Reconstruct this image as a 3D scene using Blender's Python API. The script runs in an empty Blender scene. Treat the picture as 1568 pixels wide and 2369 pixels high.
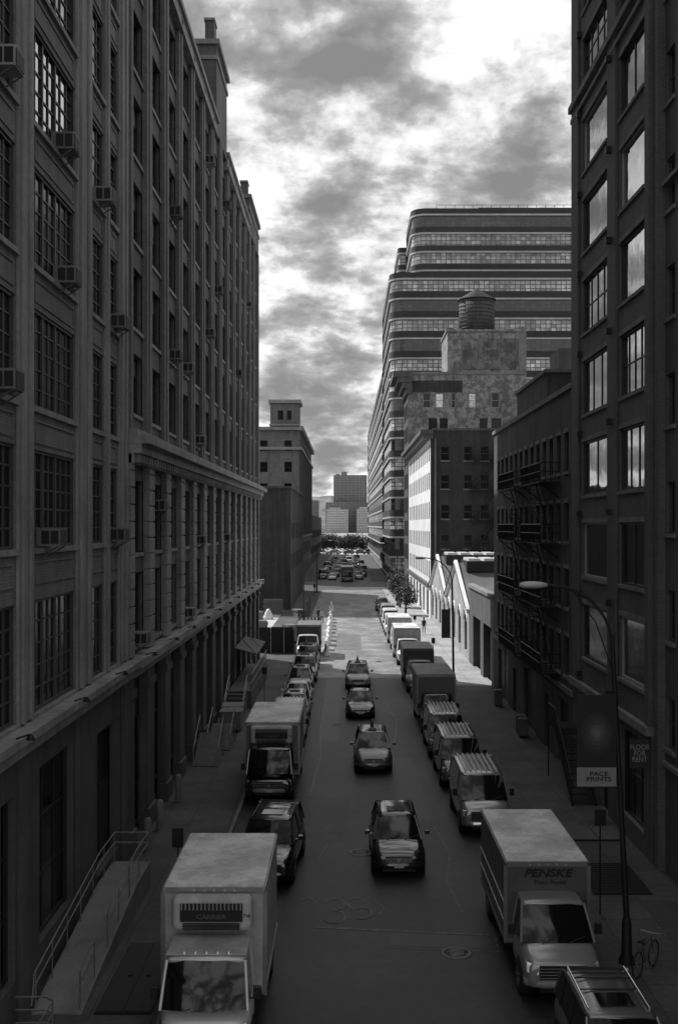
import bpy, bmesh, math, random
from mathutils import Vector, Matrix, noise
random.seed(11)
R=random.random
sc=bpy.context.scene
COL=sc.collection
sc.view_settings.view_transform='Standard'
sc.view_settings.look='None'
sc.view_settings.exposure=0
rad=math.radians

# ------------------------------------------------------------------ materials
def M(name,base,rough=.8,metal=0.,var=.2,scale=.6,streak=0.,brick=None,bump=0.,local=False,ior=1.5,rnd=0.,fine=.12,peel=None):
    m=bpy.data.materials.new(name); m.use_nodes=True
    nt=m.node_tree; N=nt.nodes; L=nt.links
    b=N['Principled BSDF']
    b.inputs['Roughness'].default_value=rough; b.inputs['Metallic'].default_value=metal
    b.inputs['IOR'].default_value=ior
    def math_(op,a,c):
        n=N.new('ShaderNodeMath'); n.operation=op
        for i,v in enumerate((a,c)):
            if isinstance(v,(int,float)): n.inputs[i].default_value=v
            else: L.new(v,n.inputs[i])
        return n.outputs[0]
    if local:
        pos=N.new('ShaderNodeTexCoord').outputs['Object']; geo=None
    else:
        geo=N.new('ShaderNodeNewGeometry'); pos=geo.outputs['Position']
    def noi(vec,s,amp,det=5,lo=.3,hi=.7):
        n=N.new('ShaderNodeTexNoise'); n.inputs['Scale'].default_value=s; n.inputs['Detail'].default_value=det; n.inputs['Roughness'].default_value=.6
        L.new(vec,n.inputs['Vector'])
        r=N.new('ShaderNodeMapRange'); r.inputs[1].default_value=lo; r.inputs[2].default_value=hi
        r.inputs[3].default_value=1-amp; r.inputs[4].default_value=1+amp
        L.new(n.outputs[0],r.inputs[0]); return r.outputs[0],n.outputs[0]
    a,_=noi(pos,scale,var); val=math_('MULTIPLY',a,base)
    a,h=noi(pos,scale*14,fine); val=math_('MULTIPLY',val,a)
    if streak:
        mp=N.new('ShaderNodeMapping'); mp.inputs['Scale'].default_value=(1.6,1.6,.09); L.new(pos,mp.inputs[0])
        a,_=noi(mp.outputs[0],1.3,streak); val=math_('MULTIPLY',val,a)
    if peel:
        n=N.new('ShaderNodeTexNoise'); n.inputs['Scale'].default_value=peel[0]; n.inputs['Detail'].default_value=10; n.inputs['Roughness'].default_value=.7
        L.new(pos,n.inputs['Vector'])
        r=N.new('ShaderNodeMapRange'); r.inputs[1].default_value=.46; r.inputs[2].default_value=.55; r.inputs[3].default_value=peel[1]; r.inputs[4].default_value=1
        L.new(n.outputs[0],r.inputs[0]); val=math_('MULTIPLY',val,r.outputs[0])
    if brick:
        bw,bh,ms,mv,c2=brick[:5]
        sp=N.new('ShaderNodeSeparateXYZ'); L.new(pos,sp.inputs[0])
        cb=N.new('ShaderNodeCombineXYZ')
        if len(brick)>5:
            L.new(sp.outputs[0],cb.inputs[0]); L.new(sp.outputs[1],cb.inputs[1])
        else:
            sn=N.new('ShaderNodeSeparateXYZ'); L.new(geo.outputs['Normal'],sn.inputs[0])
            ab=math_('ABSOLUTE',sn.outputs[0],0.); g=math_('GREATER_THAN',ab,.6)
            inv=math_('SUBTRACT',1.,g)
            u=math_('ADD',math_('MULTIPLY',sp.outputs[1],g),math_('MULTIPLY',sp.outputs[0],inv))
            L.new(u,cb.inputs[0]); L.new(sp.outputs[2],cb.inputs[1])
        t=N.new('ShaderNodeTexBrick'); L.new(cb.outputs[0],t.inputs['Vector'])
        t.inputs['Scale'].default_value=1; t.inputs['Brick Width'].default_value=bw; t.inputs['Row Height'].default_value=bh
        t.inputs['Mortar Size'].default_value=ms; t.inputs['Mortar Smooth'].default_value=.2
        t.inputs['Color1'].default_value=(1,1,1,1); t.inputs['Color2'].default_value=(c2,c2,c2,1); t.inputs['Mortar'].default_value=(mv,mv,mv,1)
        if len(brick)>5: t.offset=0
        rb=N.new('ShaderNodeRGBToBW'); L.new(t.outputs['Color'],rb.inputs[0])
        val=math_('MULTIPLY',val,rb.outputs[0]); h=math_('SUBTRACT',math_('MULTIPLY',h,.5),t.outputs['Fac'])
    if rnd:
        oi=N.new('ShaderNodeObjectInfo')
        r=N.new('ShaderNodeMapRange'); r.inputs[3].default_value=1-rnd; r.inputs[4].default_value=1+rnd
        L.new(oi.outputs['Random'],r.inputs[0]); val=math_('MULTIPLY',val,r.outputs[0])
    L.new(val,b.inputs['Base Color'])
    if bump:
        bp=N.new('ShaderNodeBump'); bp.inputs['Strength'].default_value=bump; bp.inputs['Distance'].default_value=.02
        L.new(h,bp.inputs['Height']); L.new(bp.outputs[0],b.inputs['Normal'])
    return m
def glass(name,base=.015,rough=.06,ior=1.5,wav=.05,scale=.7):
    m=M(name,base,rough,0,.5,.5,local=True,ior=ior,rnd=.6)
    if not wav: return m
    nt=m.node_tree; N=nt.nodes; L=nt.links
    n=N.new('ShaderNodeTexNoise'); n.inputs['Scale'].default_value=scale
    g=N.new('ShaderNodeNewGeometry'); L.new(g.outputs['Position'],n.inputs['Vector'])
    bp=N.new('ShaderNodeBump'); bp.inputs['Strength'].default_value=wav; bp.inputs['Distance'].default_value=.15
    L.new(n.outputs[0],bp.inputs['Height']); L.new(bp.outputs[0],N['Principled BSDF'].inputs['Normal'])
    return m

BR=(.21,.075,.009,.62,.8)
brick_light=M('painted_brick',.23,.7,var=.2,scale=.35,streak=.2,brick=BR,bump=.45)
brick_tan=M('tan_brick',.16,.75,var=.22,scale=.3,streak=.25,brick=BR,bump=.45)
stone_tan=M('limestone_trim',.27,.65,var=.25,scale=.5,streak=.25,bump=.2)
stone_dk=M('ground_floor_stone',.09,.7,var=.25,scale=.5,streak=.25,bump=.2)
brick_right=M('brown_brick',.10,.75,var=.18,scale=.4,streak=.15,brick=(.21,.075,.01,1.5,.75),bump=.4)
brick_old=M('old_brick',.08,.85,var=.35,scale=.35,streak=.3,brick=(.22,.08,.01,1.3,.7),bump=.4)
brick_dark=M('dark_brick',.045,.85,var=.3,scale=.3,streak=.3,brick=(.22,.08,.01,1.3,.7),bump=.3)
brick_peel=M('peeling_painted_brick',.34,.85,var=.25,scale=.2,streak=.2,peel=(1.1,.5),brick=(.4,.15,.02,.8,.8))
brick_mural=M('faded_painted_panel',.17,.85,var=.35,scale=.3,streak=.3,peel=(.7,.5),brick=(.4,.15,.02,1.3,.8))
white_plaster=M('white_plaster',.75,.7,var=.12,scale=.3,streak=.15)
concrete=M('concrete',.2,.8,var=.25,scale=.6,streak=.25,bump=.2)
shed_brick=M('shed_brick',.40,.8,var=.3,scale=.5,streak=.3,brick=(.3,.1,.012,.8,.7),bump=.2)
conc_band=M('concrete_band',.45,.7,var=.15,scale=.2,streak=.1)
brick_far=M('far_brick',.045,.85,var=.2,scale=.1)
far_stone=M('far_stone',.17,.8,var=.2,scale=.12,streak=.25,brick=(1.2,.6,.04,.7,.85))
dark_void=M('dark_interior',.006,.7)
steel_dk=M('dark_steel',.02,.5,.3,local=True)
steel=M('galvanised_steel',.35,.4,.8,local=True)
frame_dk=M('dark_window_frame',.025,.5,local=True)
frame_md=M('grey_window_frame',.075,.5,local=True)
frame_lt=M('pale_window_frame',.35,.5,local=True)
gl_left=glass('shaded_window_glass',.004,.15,1.33,.1,1.5)
gl_right=glass('reflective_window_glass',.04,.03,4.5,.05,.9)
gl_dull=glass('dull_window_glass',.008,.12,1.5,.1)
gl_car=glass('car_glass',.005,.05,1.5,0)
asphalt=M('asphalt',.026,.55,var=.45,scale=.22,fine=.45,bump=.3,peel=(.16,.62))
asphalt_lit=M('sunlit_asphalt',.24,.6,var=.35,scale=.3,fine=.3,bump=.25,peel=(.4,.65))  # same street asphalt, sunlit brightness put into the base colour
asphalt_far=M('far_asphalt',.06,.6,var=.35,scale=.3,fine=.3,bump=.25,peel=(.4,.7))
asphalt2=M('asphalt_patch',.015,.5,var=.3,scale=.8,fine=.3,bump=.2)
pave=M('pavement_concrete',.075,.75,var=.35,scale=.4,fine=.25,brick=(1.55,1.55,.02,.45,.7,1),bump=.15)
pave_lit=M('sunlit_pavement_concrete',.36,.75,var=.25,scale=.4,fine=.2,brick=(1.55,1.55,.025,.5,.8,1),bump=.15)  # lighter copy of the pavement, sunshine painted into its tone
kerbm=M('kerb_granite',.16,.7,var=.3,scale=1.5)
groundm=M('ground_earth',.16,.9,var=.3,scale=.05)
lotm=M('pale_gravel',.42,.9,var=.3,scale=.3)
iron=M('cast_iron',.12,.5,.5,var=.4,scale=6)
tyre_m=M('tyre_rubber',.012,.8,local=True)
rim_m=M('wheel_rim',.3,.35,.8,local=True)
chrome=M('bright_trim',.75,.18,.9,local=True)
lampm=M('headlamp_lens',.75,.06,.5,local=True,ior=1.8)
plate_m=M('plate_white',.5,.5,local=True)
plastic=M('black_plastic',.012,.5,local=True)
leaf=M('foliage',.05,.7,var=.5,scale=1.5)
bark=M('bark',.05,.9)
signw=M('sign_white',.75,.5,local=True)
signg=M('sign_grey',.25,.5,local=True)
signd=M('sign_dark',.012,.5,local=True)
wood_old=M('weathered_wood',.09,.85,var=.3,scale=1,streak=.3,brick=(.25,40,.02,.4,.8,))
cloth_d=M('dark_cloth',.03,.9,local=True); cloth_l=M('light_cloth',.4,.9,local=True); skin_m=M('skin',.3,.6,local=True)
roofm=M('roof_membrane',.12,.9,var=.3,scale=.3)
def paint(n,v,r=.14,metal=.0): return M(n,v,r,metal,.08,1.0,local=True,ior=2.3,fine=.04)
P_black=paint('black_car_paint',.006); P_dark=paint('charcoal_car_paint',.02,.12,.2); P_mid=paint('grey_car_paint',.12,.2,.3)
P_silver=paint('silver_car_paint',.28,.2,.4); P_white=paint('white_car_paint',.6,.3); P_yel=paint('pale_taxi_paint',.22,.2)
boxwhite=M('truck_box_white',.40,.5,var=.22,scale=.8,local=True,fine=.1,streak=.25); boxroof=M('translucent_truck_roof',.75,.5,var=.25,scale=.7,local=True,peel=(.8,.72))
boxgrey=M('truck_box_grey',.15,.5,var=.25,scale=.8,local=True)
boxyel=M('truck_box_yellow',.085,.4,var=.12,scale=.8,local=True)
boxdark=M('truck_box_dark',.05,.5,var=.2,scale=.8,local=True)
wallwhite=M('barrier_plastic',.8,.5,local=True)

# ------------------------------------------------------------------ mesh builder
class MB:
    def __init__(s): s.v=[];s.f=[];s.m=[];s.s=[]
    def add(s,vs,fs,mi=0,sm=False):
        o=len(s.v); s.v+= [tuple(p) for p in vs]
        for f in fs: s.f.append([i+o for i in f]); s.m.append(mi); s.s.append(sm)
    def box(s,x0,x1,y0,y1,z0,z1,mi=0):
        vs=[(x0,y0,z0),(x1,y0,z0),(x1,y1,z0),(x0,y1,z0),(x0,y0,z1),(x1,y0,z1),(x1,y1,z1),(x0,y1,z1)]
        s.add(vs,[(4,5,6,7),(0,1,5,4),(1,2,6,5),(2,3,7,6),(3,0,4,7),(0,3,2,1)],mi)
    def quad(s,a,b,c,d,mi=0): s.add([a,b,c,d],[(0,1,2,3)],mi)
    def tube(s,p,q,r,n=8,mi=0,r2=None,caps=True):
        p=Vector(p);q=Vector(q);d=(q-p).normalized(); r2=r if r2 is None else r2
        a=d.orthogonal().normalized(); b=d.cross(a)
        vs=[]
        for c,rr in ((p,r),(q,r2)):
            for i in range(n):
                t=2*math.pi*i/n+math.pi/n
                vs.append(c+a*math.cos(t)*rr+b*math.sin(t)*rr)
        fs=[(i,(i+1)%n,n+(i+1)%n,n+i) for i in range(n)]
        if caps: fs+=[tuple(range(n))[::-1],tuple(range(n,2*n))]
        s.add(vs,fs,mi,False)
    def path(s,pts,r,n=8,mi=0):
        for a,b in zip(pts,pts[1:]): s.tube(a,b,r,n,mi)
    def loft(s,rings,mi=0,cap=True,sm=True,closed=True):
        n=len(rings[0]); vs=[p for r in rings for p in r]; fs=[]
        for k in range(len(rings)-1):
            for i in range(n if closed else n-1):
                j=(i+1)%n; fs.append((k*n+i,k*n+j,(k+1)*n+j,(k+1)*n+i))
        if cap: fs+= [tuple(range(n))[::-1],tuple((len(rings)-1)*n+i for i in range(n))]
        s.add(vs,fs,mi,sm)
    def lathe(s,prof,axis='Z',c=(0,0,0),n=24,mi=0,sm=True):
        rings=[]
        for r,h in prof:
            ring=[]
            for i in range(n):
                t=2*math.pi*i/n; a,b=r*math.cos(t),r*math.sin(t)
                p={'Z':(a,b,h),'X':(h,a,b),'Y':(a,h,b)}[axis]
                ring.append((p[0]+c[0],p[1]+c[1],p[2]+c[2]))
            rings.append(ring)
        s.loft(rings,mi,False,sm)
    def facade(s,mf,u0,u1,v0,v1,ops,dp=.3,mi=0,rm=None):
        rm=mi if rm is None else rm
        ops=[(max(a,u0),min(b,u1),max(c,v0),min(d,v1)) for a,b,c,d in ops if b>u0 and a<u1 and d>v0 and c<v1]
        us=sorted(set([u0,u1]+[o[0] for o in ops]+[o[1] for o in ops])); vs=sorted(set([v0,v1]+[o[2] for o in ops]+[o[3] for o in ops]))
        for i in range(len(us)-1):
            um=(us[i]+us[i+1])/2
            col=[o for o in ops if o[0]<um<o[1]]
            j=0
            while j<len(vs)-1:
                vm=(vs[j]+vs[j+1])/2
                if any(o[2]<vm<o[3] for o in col): j+=1; continue
                k=j
                while k<len(vs)-1 and not any(o[2]<(vs[k]+vs[k+1])/2<o[3] for o in col): k+=1
                s.quad(mf(us[i],vs[j],0),mf(us[i+1],vs[j],0),mf(us[i+1],vs[k],0),mf(us[i],vs[k],0),mi); j=k
        for a,b,c,d in ops:
            for (p,q) in (((a,c),(b,c)),((b,c),(b,d)),((b,d),(a,d)),((a,d),(a,c))):
                s.quad(mf(*p,0),mf(*q,0),mf(*q,dp),mf(*p,dp),rm)
    def mesh(s,name,mats,bevel=0,subsurf=0,seg=1):
        me=bpy.data.meshes.new(name); me.from_pydata(s.v,[],s.f)
        for m in mats: me.materials.append(m)
        me.polygons.foreach_set('material_index',s.m); me.polygons.foreach_set('use_smooth',s.s)
        me.update()
        if bevel or subsurf:
            o=bpy.data.objects.new('tmp',me); COL.objects.link(o)
            if bevel:
                md=o.modifiers.new('b','BEVEL'); md.width=bevel; md.segments=seg; md.limit_method='ANGLE'
            if subsurf:
                md=o.modifiers.new('s','SUBSURF'); md.levels=subsurf
            me2=bpy.data.meshes.new_from_object(o.evaluated_get(bpy.context.evaluated_depsgraph_get()))
            bpy.data.objects.remove(o); me2.name=name
            if subsurf:
                for p in me2.polygons: p.use_smooth=True
            return me2
        return me
WL=lambda X:(lambda u,v,d:(X-d,u,v))
WR=lambda X:(lambda u,v,d:(X+d,u,v))
WF=lambda Y:(lambda u,v,d:(u,Y+d,v))

def top(name,label,cat,loc,mesh=None,rot=0,group=None,kind=None):
    o=bpy.data.objects.new(name,mesh); COL.objects.link(o); o.location=loc; o.rotation_euler=(0,0,rot)
    o['label']=label; o['category']=cat
    if group:o['group']=group
    if kind:o['kind']=kind
    return o
def child(name,mesh,par,loc=(0,0,0),rot=(0,0,0),world=True,label=None):
    o=bpy.data.objects.new(name,mesh); COL.objects.link(o); o.parent=par
    l=Vector(loc)
    if world: l=l-par.location
    o.location=l; o.rotation_euler=rot
    if label:o['label']=label
    return o
def boxes(name,par,mats,lst,bevel=.01):
    for b in lst:
        mb=MB(); mb.box(*b[:6],b[6] if len(b)>6 else 0); child(name,mb.mesh(name,mats),par)
def structure(name,mesh,label,cat):
    return top(name,label,cat,(0,0,0),mesh,kind='structure')

def winmesh(w,h,nc,nr,fm,gm,bar=.05,fr=.08,heavy=(),blind=None,sill=None,sm=None,head=None):
    mb=MB(); a=w/2
    mb.quad((-a,.06,0),(a,.06,0),(a,.06,h),(-a,.06,h),1)
    mb.box(-a,-a+fr,-.02,.08,0,h);mb.box(a-fr,a,-.02,.08,0,h);mb.box(-a+fr,a-fr,-.02,.08,0,fr);mb.box(-a+fr,a-fr,-.02,.08,h-fr,h)
    for i in range(1,nc):
        x=-a+w*i/nc; b=bar*(2.4 if i in heavy else 1)/2; mb.box(x-b,x+b,0 if i in heavy else .025,.07,fr,h-fr)
    for j in range(1,nr):
        z=h*j/nr; mb.box(-a+fr,a-fr,.03,.075,z-bar/2,z+bar/2)
    if sill:
        mb.box(-a-.08,a+.08,-sill,.05,-.14,-.003,2)
        if head: mb.box(-a-.1,a+.1,-head,.05,h+.004,h+.2,2)
    if blind: mb.quad((-a+fr,.052,h*(1-blind)),(a-fr,.052,h*(1-blind)),(a-fr,.052,h-fr),(-a+fr,.052,h-fr),3)
    return mb.mesh('window',[fm,gm,sm or concrete,frame_lt])
RL=(0,0,math.pi/2); RR=(0,0,-math.pi/2)
def addwins(par,lst):
    for i,(me,loc,rot) in enumerate(lst[:100]): child('window',me,par,loc,rot)
    if len(lst)>100:
        vs=[];fs=[];mi=[]
        src=lst[100][0]
        for me,loc,rot in lst[100:]:
            T=Matrix.Translation(loc)@Matrix.Rotation(rot[2],4,'Z'); o=len(vs)
            vs+=[tuple(T@v.co) for v in me.vertices]
            for p in me.polygons: fs.append([i+o for i in p.vertices]); mi.append(p.material_index)
        m=bpy.data.meshes.new('far_windows'); m.from_pydata(vs,[],fs)
        for q in src.materials: m.materials.append(q)
        m.polygons.foreach_set('material_index',mi)
        o=child('distant_windows',m,par); o['kind']='stuff'
def shell(mb,x0,x1,y0,y1,z1,open_faces,mi=0,rm=0,z0=-.5):
    if 'L' not in open_faces: mb.quad((x0,y0,z0),(x0,y1,z0),(x0,y1,z1),(x0,y0,z1),mi)
    if 'R' not in open_faces: mb.quad((x1,y0,z0),(x1,y1,z0),(x1,y1,z1),(x1,y0,z1),mi)
    if 'F' not in open_faces: mb.quad((x0,y0,z0),(x1,y0,z0),(x1,y0,z1),(x0,y0,z1),mi)
    if 'B' not in open_faces: mb.quad((x0,y1,z0),(x1,y1,z0),(x1,y1,z1),(x0,y1,z1),mi)
    if 'T' not in open_faces: mb.quad((x0,y0,z1),(x1,y0,z1),(x1,y1,z1),(x0,y1,z1),rm)

# ================================================================== LEFT NEAR BUILDING
B=top('brick_warehouse','tall painted brick warehouse with big steel grid windows','building',(-12,27,0))
X=-7.86
bays=[(15.8,20.1,7),(21.5,25.75,7),(27.1,31.4,7),(33.35,35.1,3),(35.85,37.25,2)]
rows=[(7.25,2.85)]+[(11.42+3.58*k,2.5) for k in range(9)]
ops=[(a,b,z,z+h) for a,b,n in bays for z,h in rows]
gops=[(16.5,19.5,1.2,5.8),(22.3,24.0,1.2,5.6),(24.5,25.6,1.2,5.6),(27.5,31.0,1.3,5.8),(34,37.4,.9,5.4)]
mb=MB()
mb.facade(WL(X),14,38.8,6.9,46,ops,.2)
mb.quad((X-.02,38.8,-.2),(-30,38.8,-.2),(-30,38.8,46),(X-.02,38.8,46)); mb.quad((-30,14,46),(X,14,46),(X,38.8,46),(-30,38.8,46))
mb.quad((-30,14,-.2),(X,14,-.2),(X,14,46),(-30,14,46))
for a,b,n in bays:
    for z,h in rows[1:]:
        mb.box(X-.02,X+.03,a+.2,b-.2,z-.92,z-.86); mb.box(X-.02,X+.03,a+.2,b-.2,z-.38,z-.32)
        for s in (a+.2,b-.27): mb.box(X-.02,X+.028,s,s+.07,z-.859,z-.381)
child('wall',mb.mesh('wall',[brick_light]),B)
mb=MB(); mb.facade(WL(-7.82),14,38.8,-.2,6.6,gops,.35)
child('ground_floor_wall',mb.mesh('wall',[stone_dk]),B)
boxes('ground_floor_pilaster',B,[stone_dk],[(-7.84,-7.7,a+.1,b-.1,-.2,6.6) for a,b in ((19.9,21.7),(25.7,27.3),(31.2,33.5),(37.6,38.75))])
for a,b in ((14.2,15.75),(20.15,21.45),(25.8,27.05),(31.45,33.3),(35.12,35.83),(37.27,38.75)):
    mb=MB(); mb.box(X-.02,-7.79,a,b,7.2,46); w=b-a
    if w>1.2:
        mb.box(-7.80,-7.73,a+w*.16,a+w*.34,7.2,46); mb.box(-7.80,-7.73,b-w*.34,b-w*.16,7.2,46)
    else: mb.box(-7.80,-7.75,a+w*.3,b-w*.3,7.2,46)
    child('pier',mb.mesh('pier',[stone_tan],.012),B)
boxes('ledge',B,[stone_tan],[(-8.2,-7.5,14,38.85,6.6,6.95),(-8.2,-7.32,14,38.9,6.95,7.15)])
lst=[]; wc={}
for bi,(a,b,n) in enumerate(bays):
    for ri,(z,h) in enumerate(rows):
        refl=(ri==4 and bi==2) or (ri==5 and bi in(1,2))
        k=(bi,h,refl)
        if k not in wc: wc[k]=winmesh(b-a,h,n,5,frame_md if not refl else frame_dk,gl_right if refl else gl_left,.045,.08,heavy=(n//3,2*n//3) if n>5 else (),sill=.16,sm=stone_tan)
        lst.append((wc[k],(X-.07,(a+b)/2,z),RL))
for a,b,c,d in gops[:4]:
    lst.append((winmesh(b-a,d-c,max(1,int((b-a)/.9)),3,frame_dk,gl_left,.07,.1),(-7.82-.2,(a+b)/2,c),RL))
addwins(B,lst)
mb=MB(); mb.box(-8.3,-8.2,34,37.4,.9,5.4); mb.box(-8.2,-8.16,34.3,35.6,1,3.4,1); mb.box(-8.2,-8.16,35.8,37.1,1,3.4,1)
child('door',mb.mesh('door',[dark_void,frame_dk]),B)

# ================================================================== LEFT LONG BUILDING
B=top('brick_warehouse','long tan brick warehouse with close-set piers and stone cornices','building',(-14,68,0))
Y0,Y1=38.95,96.5; nb=14; pt=(Y1-Y0)/nb; pw=1.2
bay=[(Y0+i*pt+pw/2,Y0+(i+1)*pt-pw/2) for i in range(nb)]
urows=[16.2+3.25*k for k in range(6)]; UH=2.3
lrows=[(7.45,2.75),(10.95,2.75)]
mb=MB()
mb.facade(WL(-8.0),Y0,Y1,15,35.8,[(a,b,z,z+UH) for a,b in bay for z in urows],.4)
mb.facade(WL(-7.95),Y0,Y1,6.8,15,[(a,b,z,z+h) for a,b in bay for z,h in lrows],.4)
mb.quad((-8.0,Y1,-.2),(-60,Y1,-.2),(-60,Y1,36.2),(-8.0,Y1,36.2)); mb.quad((-60,Y0,35.8),(-8.0,Y0,35.8),(-8.0,Y1,35.8),(-60,Y1,35.8))
mb.quad((-8.0,Y0,-.2),(-60,Y0,-.2),(-60,Y0,36.2),(-8.0,Y0,36.2))
child('wall',mb.mesh('wall',[brick_tan]),B)
for a,b,z,ch in ((65.2,70.8,41.0,1.5),(87.2,96.45,38.4,1.3)):
    mb=MB(); mb.box(-13,-7.79,a,b,35.9,z)
    mb.box(-13.3,-7.6,a-.15,b+.15,z,z+.3,1); mb.box(-13.1,-7.7,a-.08,b+.08,z-.9,z-.65,1)
    mb.box(-8.5,-7.95,a+.1,a+1.2,z+.3,z+ch); mb.box(-8.56,-7.9,a+.02,a+1.28,z+ch,z+ch+.15,1)
    child('roof_tower',mb.mesh('t',[brick_tan,stone_tan]),B)
for i in range(nb+1):
    y=Y0+i*pt; a=max(Y0,y-pw/2); b=min(Y1-.01,y+pw/2); m_=(a+b)/2
    mb=MB(); mb.box(-8.05,-7.8,a,b,15.3,36.0); mb.box(-7.82,-7.74,m_-.2,m_+.2,15.3,36.0)
    child('upper_pier',mb.mesh('pier',[brick_light],.01),B)
    mb=MB(); z=7.2
    while z<14.2: mb.box(-8.0,-7.70,a,b,z,z+.56); z+=.62
    mb.box(-8.0,-7.76,a+.03,b-.03,7.2,14.3)
    child('rusticated_pier',mb.mesh('pier',[stone_tan],.012),B)
    mb=MB(); mb.box(-8.1,-7.74,a-.1,b+.1,-.2,6.5); mb.box(-8.1,-7.66,a-.16,b+.16,5.7,6.0); mb.box(-8.1,-7.65,a-.17,b+.17,-.2,.9)
    child('ground_floor_pier',mb.mesh('pier',[stone_dk],.012),B)
boxes('cornice',B,[stone_tan],[(-8.3,-7.35,Y0-.02,Y1+.2,14.6,14.95),(-8.3,-7.05,Y0-.04,Y1+.4,14.95,15.25),(-8.3,-7.5,Y0,Y1+.1,15.25,15.5),(-8.3,-7.55,Y0,Y1+.1,6.5,6.85),(-8.3,-7.3,Y0,Y1+.3,6.85,7.15)])
mb=MB(); y=Y0+.3; mb.box(-8.3,-7.62,Y0,Y1+.1,14.25,14.6)
while y<Y1: mb.box(-7.63,-7.45,y,y+.22,14.3,14.59); y+=.6
child('cornice',mb.mesh('c',[stone_tan]),B)
boxes('parapet',B,[stone_tan],[(-8.35,-7.65,Y0,65.15,35.3,35.5),(-8.35,-7.74,Y0,65.15,35.5,36.2),(-8.4,-7.6,Y0,65.18,36.2,36.45),(-8.35,-7.65,70.85,87.15,35.3,35.5),(-8.35,-7.74,70.85,87.15,35.5,36.2),(-8.4,-7.6,70.82,87.18,36.2,36.45)])
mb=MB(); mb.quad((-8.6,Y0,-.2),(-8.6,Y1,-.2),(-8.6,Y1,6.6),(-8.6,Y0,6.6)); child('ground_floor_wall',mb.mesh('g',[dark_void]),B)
for i,(a,b) in enumerate(bay):
    mb=MB()
    if i%3!=1:
        mb.box(-8.55,-8.35,a+.1,b-.1,3.6,3.75); mb.box(-8.55,-8.4,(a+b)/2-.06,(a+b)/2+.06,.1,6); mb.box(-8.56,-8.3,a,b,-.1,.8)
        mb.box(-8.55,-8.45,a+.1,a+.2,.8,6.3); mb.box(-8.55,-8.45,b-.2,b-.1,.8,6.3)
    else:
        for k in range(14): mb.box(-8.55,-8.42,a,b,.1+k*.3,.36+k*.3)
    child('shop_window' if i%3!=1 else 'roller_door',mb.mesh('g',[frame_dk]),B)
lst=[]; w0=bay[0][1]-bay[0][0]
va=[winmesh(w0,UH,4,3,frame_dk,gl_left,.05,.08,heavy=(2,),blind=b_,sill=.28,sm=stone_tan) for b_ in (None,None,None,.3,None,.4)]
vl=[winmesh(w0,2.75,4,4,frame_dk,gl_left,.05,.08,heavy=(2,),blind=b_,sill=.28,sm=stone_tan) for b_ in (None,None,None,.25)]
for a,b in bay:
    for z in urows: lst.append((random.choice(va),(-8.2,(a+b)/2,z),RL))
    for z,h in lrows: lst.append((random.choice(vl),(-8.15,(a+b)/2,z),RL))
addwins(B,lst)
mb=MB(); shell(mb,-60,-25,0,108,89,'',0)  # out-of-view block, added to keep the right-hand facades in shade
B=top('shade_block','unseen tall block added behind the warehouses to cast shade','building',(-42,54,0))
child('wall',mb.mesh('wall',[brick_far]),B)

# ================================================================== RIGHT NEAR
B=top('brick_loft_building','tall brown brick loft building with wide bright windows','building',(14,45,0))
X=10.7
sills=[2.45+3.63*k for k in range(1,11)]
cols=[(38.8,42.3),(44.3,48.9)]
WH_=2.4
ops=[(a,b,z,z+WH_) for a,b in cols for z in sills]+[(38.9,42.2,.9,4.2),(44.2,45.6,.15,3.2),(46.4,48.7,.9,3.6)]
mb=MB(); mb.facade(WR(X),37.9,50.95,-.2,46,ops,.3)
shell(mb,X,40,37.9,50.95,46,'L',0)
child('wall',mb.mesh('wall',[brick_right]),B)
boxes('pier',B,[brick_right],[(X-.1,X+.1,a,b,4.9,46) for a,b in ((42.65,43.95),(37.95,38.45),(49.5,50.9))])
boxes('string_course',B,[concrete],[(X-.22,X+.2,37.85,51.1,4.6,4.9),(X-.22,X+.2,37.85,51.1,31.4,31.7),(X-.12,X+.2,37.86,51.05,30.9,31.1)])
lst=[]
for ci,(a,b) in enumerate(cols):
    for i,z in enumerate(sills):
        t=(i*2+ci*3)%5; w=b-a; gm=gl_right if i>=2 else gl_dull; kw=dict(sill=.18,head=.13)
        if t==0: me=winmesh(w,WH_,1,1,frame_lt,gm,.06,.09,**kw)
        elif t==1: me=winmesh(w,WH_,4,2,frame_dk,gm,.05,.08,**kw)
        elif t==2: me=winmesh(w,WH_,2,1,frame_dk,gm,.06,.09,**kw)
        elif t==3: me=winmesh(w,WH_,1,1,frame_dk,gm,.06,.1,**kw)
        else: me=winmesh(w,WH_,3,1,frame_dk,gm,.06,.08,**kw)
        if i>=7: me=winmesh(w,WH_,4,3,frame_dk,gm,.05,.08,**kw)
        lst.append((me,(X+.10,(a+b)/2,z),RR))
lst.append((winmesh(3.3,3.3,3,2,frame_dk,gl_dull,.06,.1),(X+.2,40.55,.9),RR)); lst.append((winmesh(2.3,2.7,2,2,frame_dk,gl_dull,.06,.1),(X+.2,47.55,.9),RR))
addwins(B,lst)
vm=MB(); vm.box(-.22,0,-.11,.11,0,.25); vm=vm.mesh('v',[steel_dk])
for c in (43.3,49.2):
    for z in sills: child('vent_hood',vm,B,(X-.1 if c<44 else X,c,z-.95))
mb=MB(); z=sills[7]+.3
mb.add([(X-.02,39.4,z+1.6),(X-.02,41.2,z+1.6),(X-.95,41.2,z+.9),(X-.95,39.4,z+.9)],[(0,1,2,3)]); child('awning_window_sash',mb.mesh('v',[frame_dk]),B)
mb=MB(); mb.box(X+.2,X+.3,44.2,45.6,-.1,3.2); mb.box(X+.16,X+.2,44.35,45.45,.2,2.4,1); child('door',mb.mesh('door',[frame_dk,signd]),B)

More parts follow.
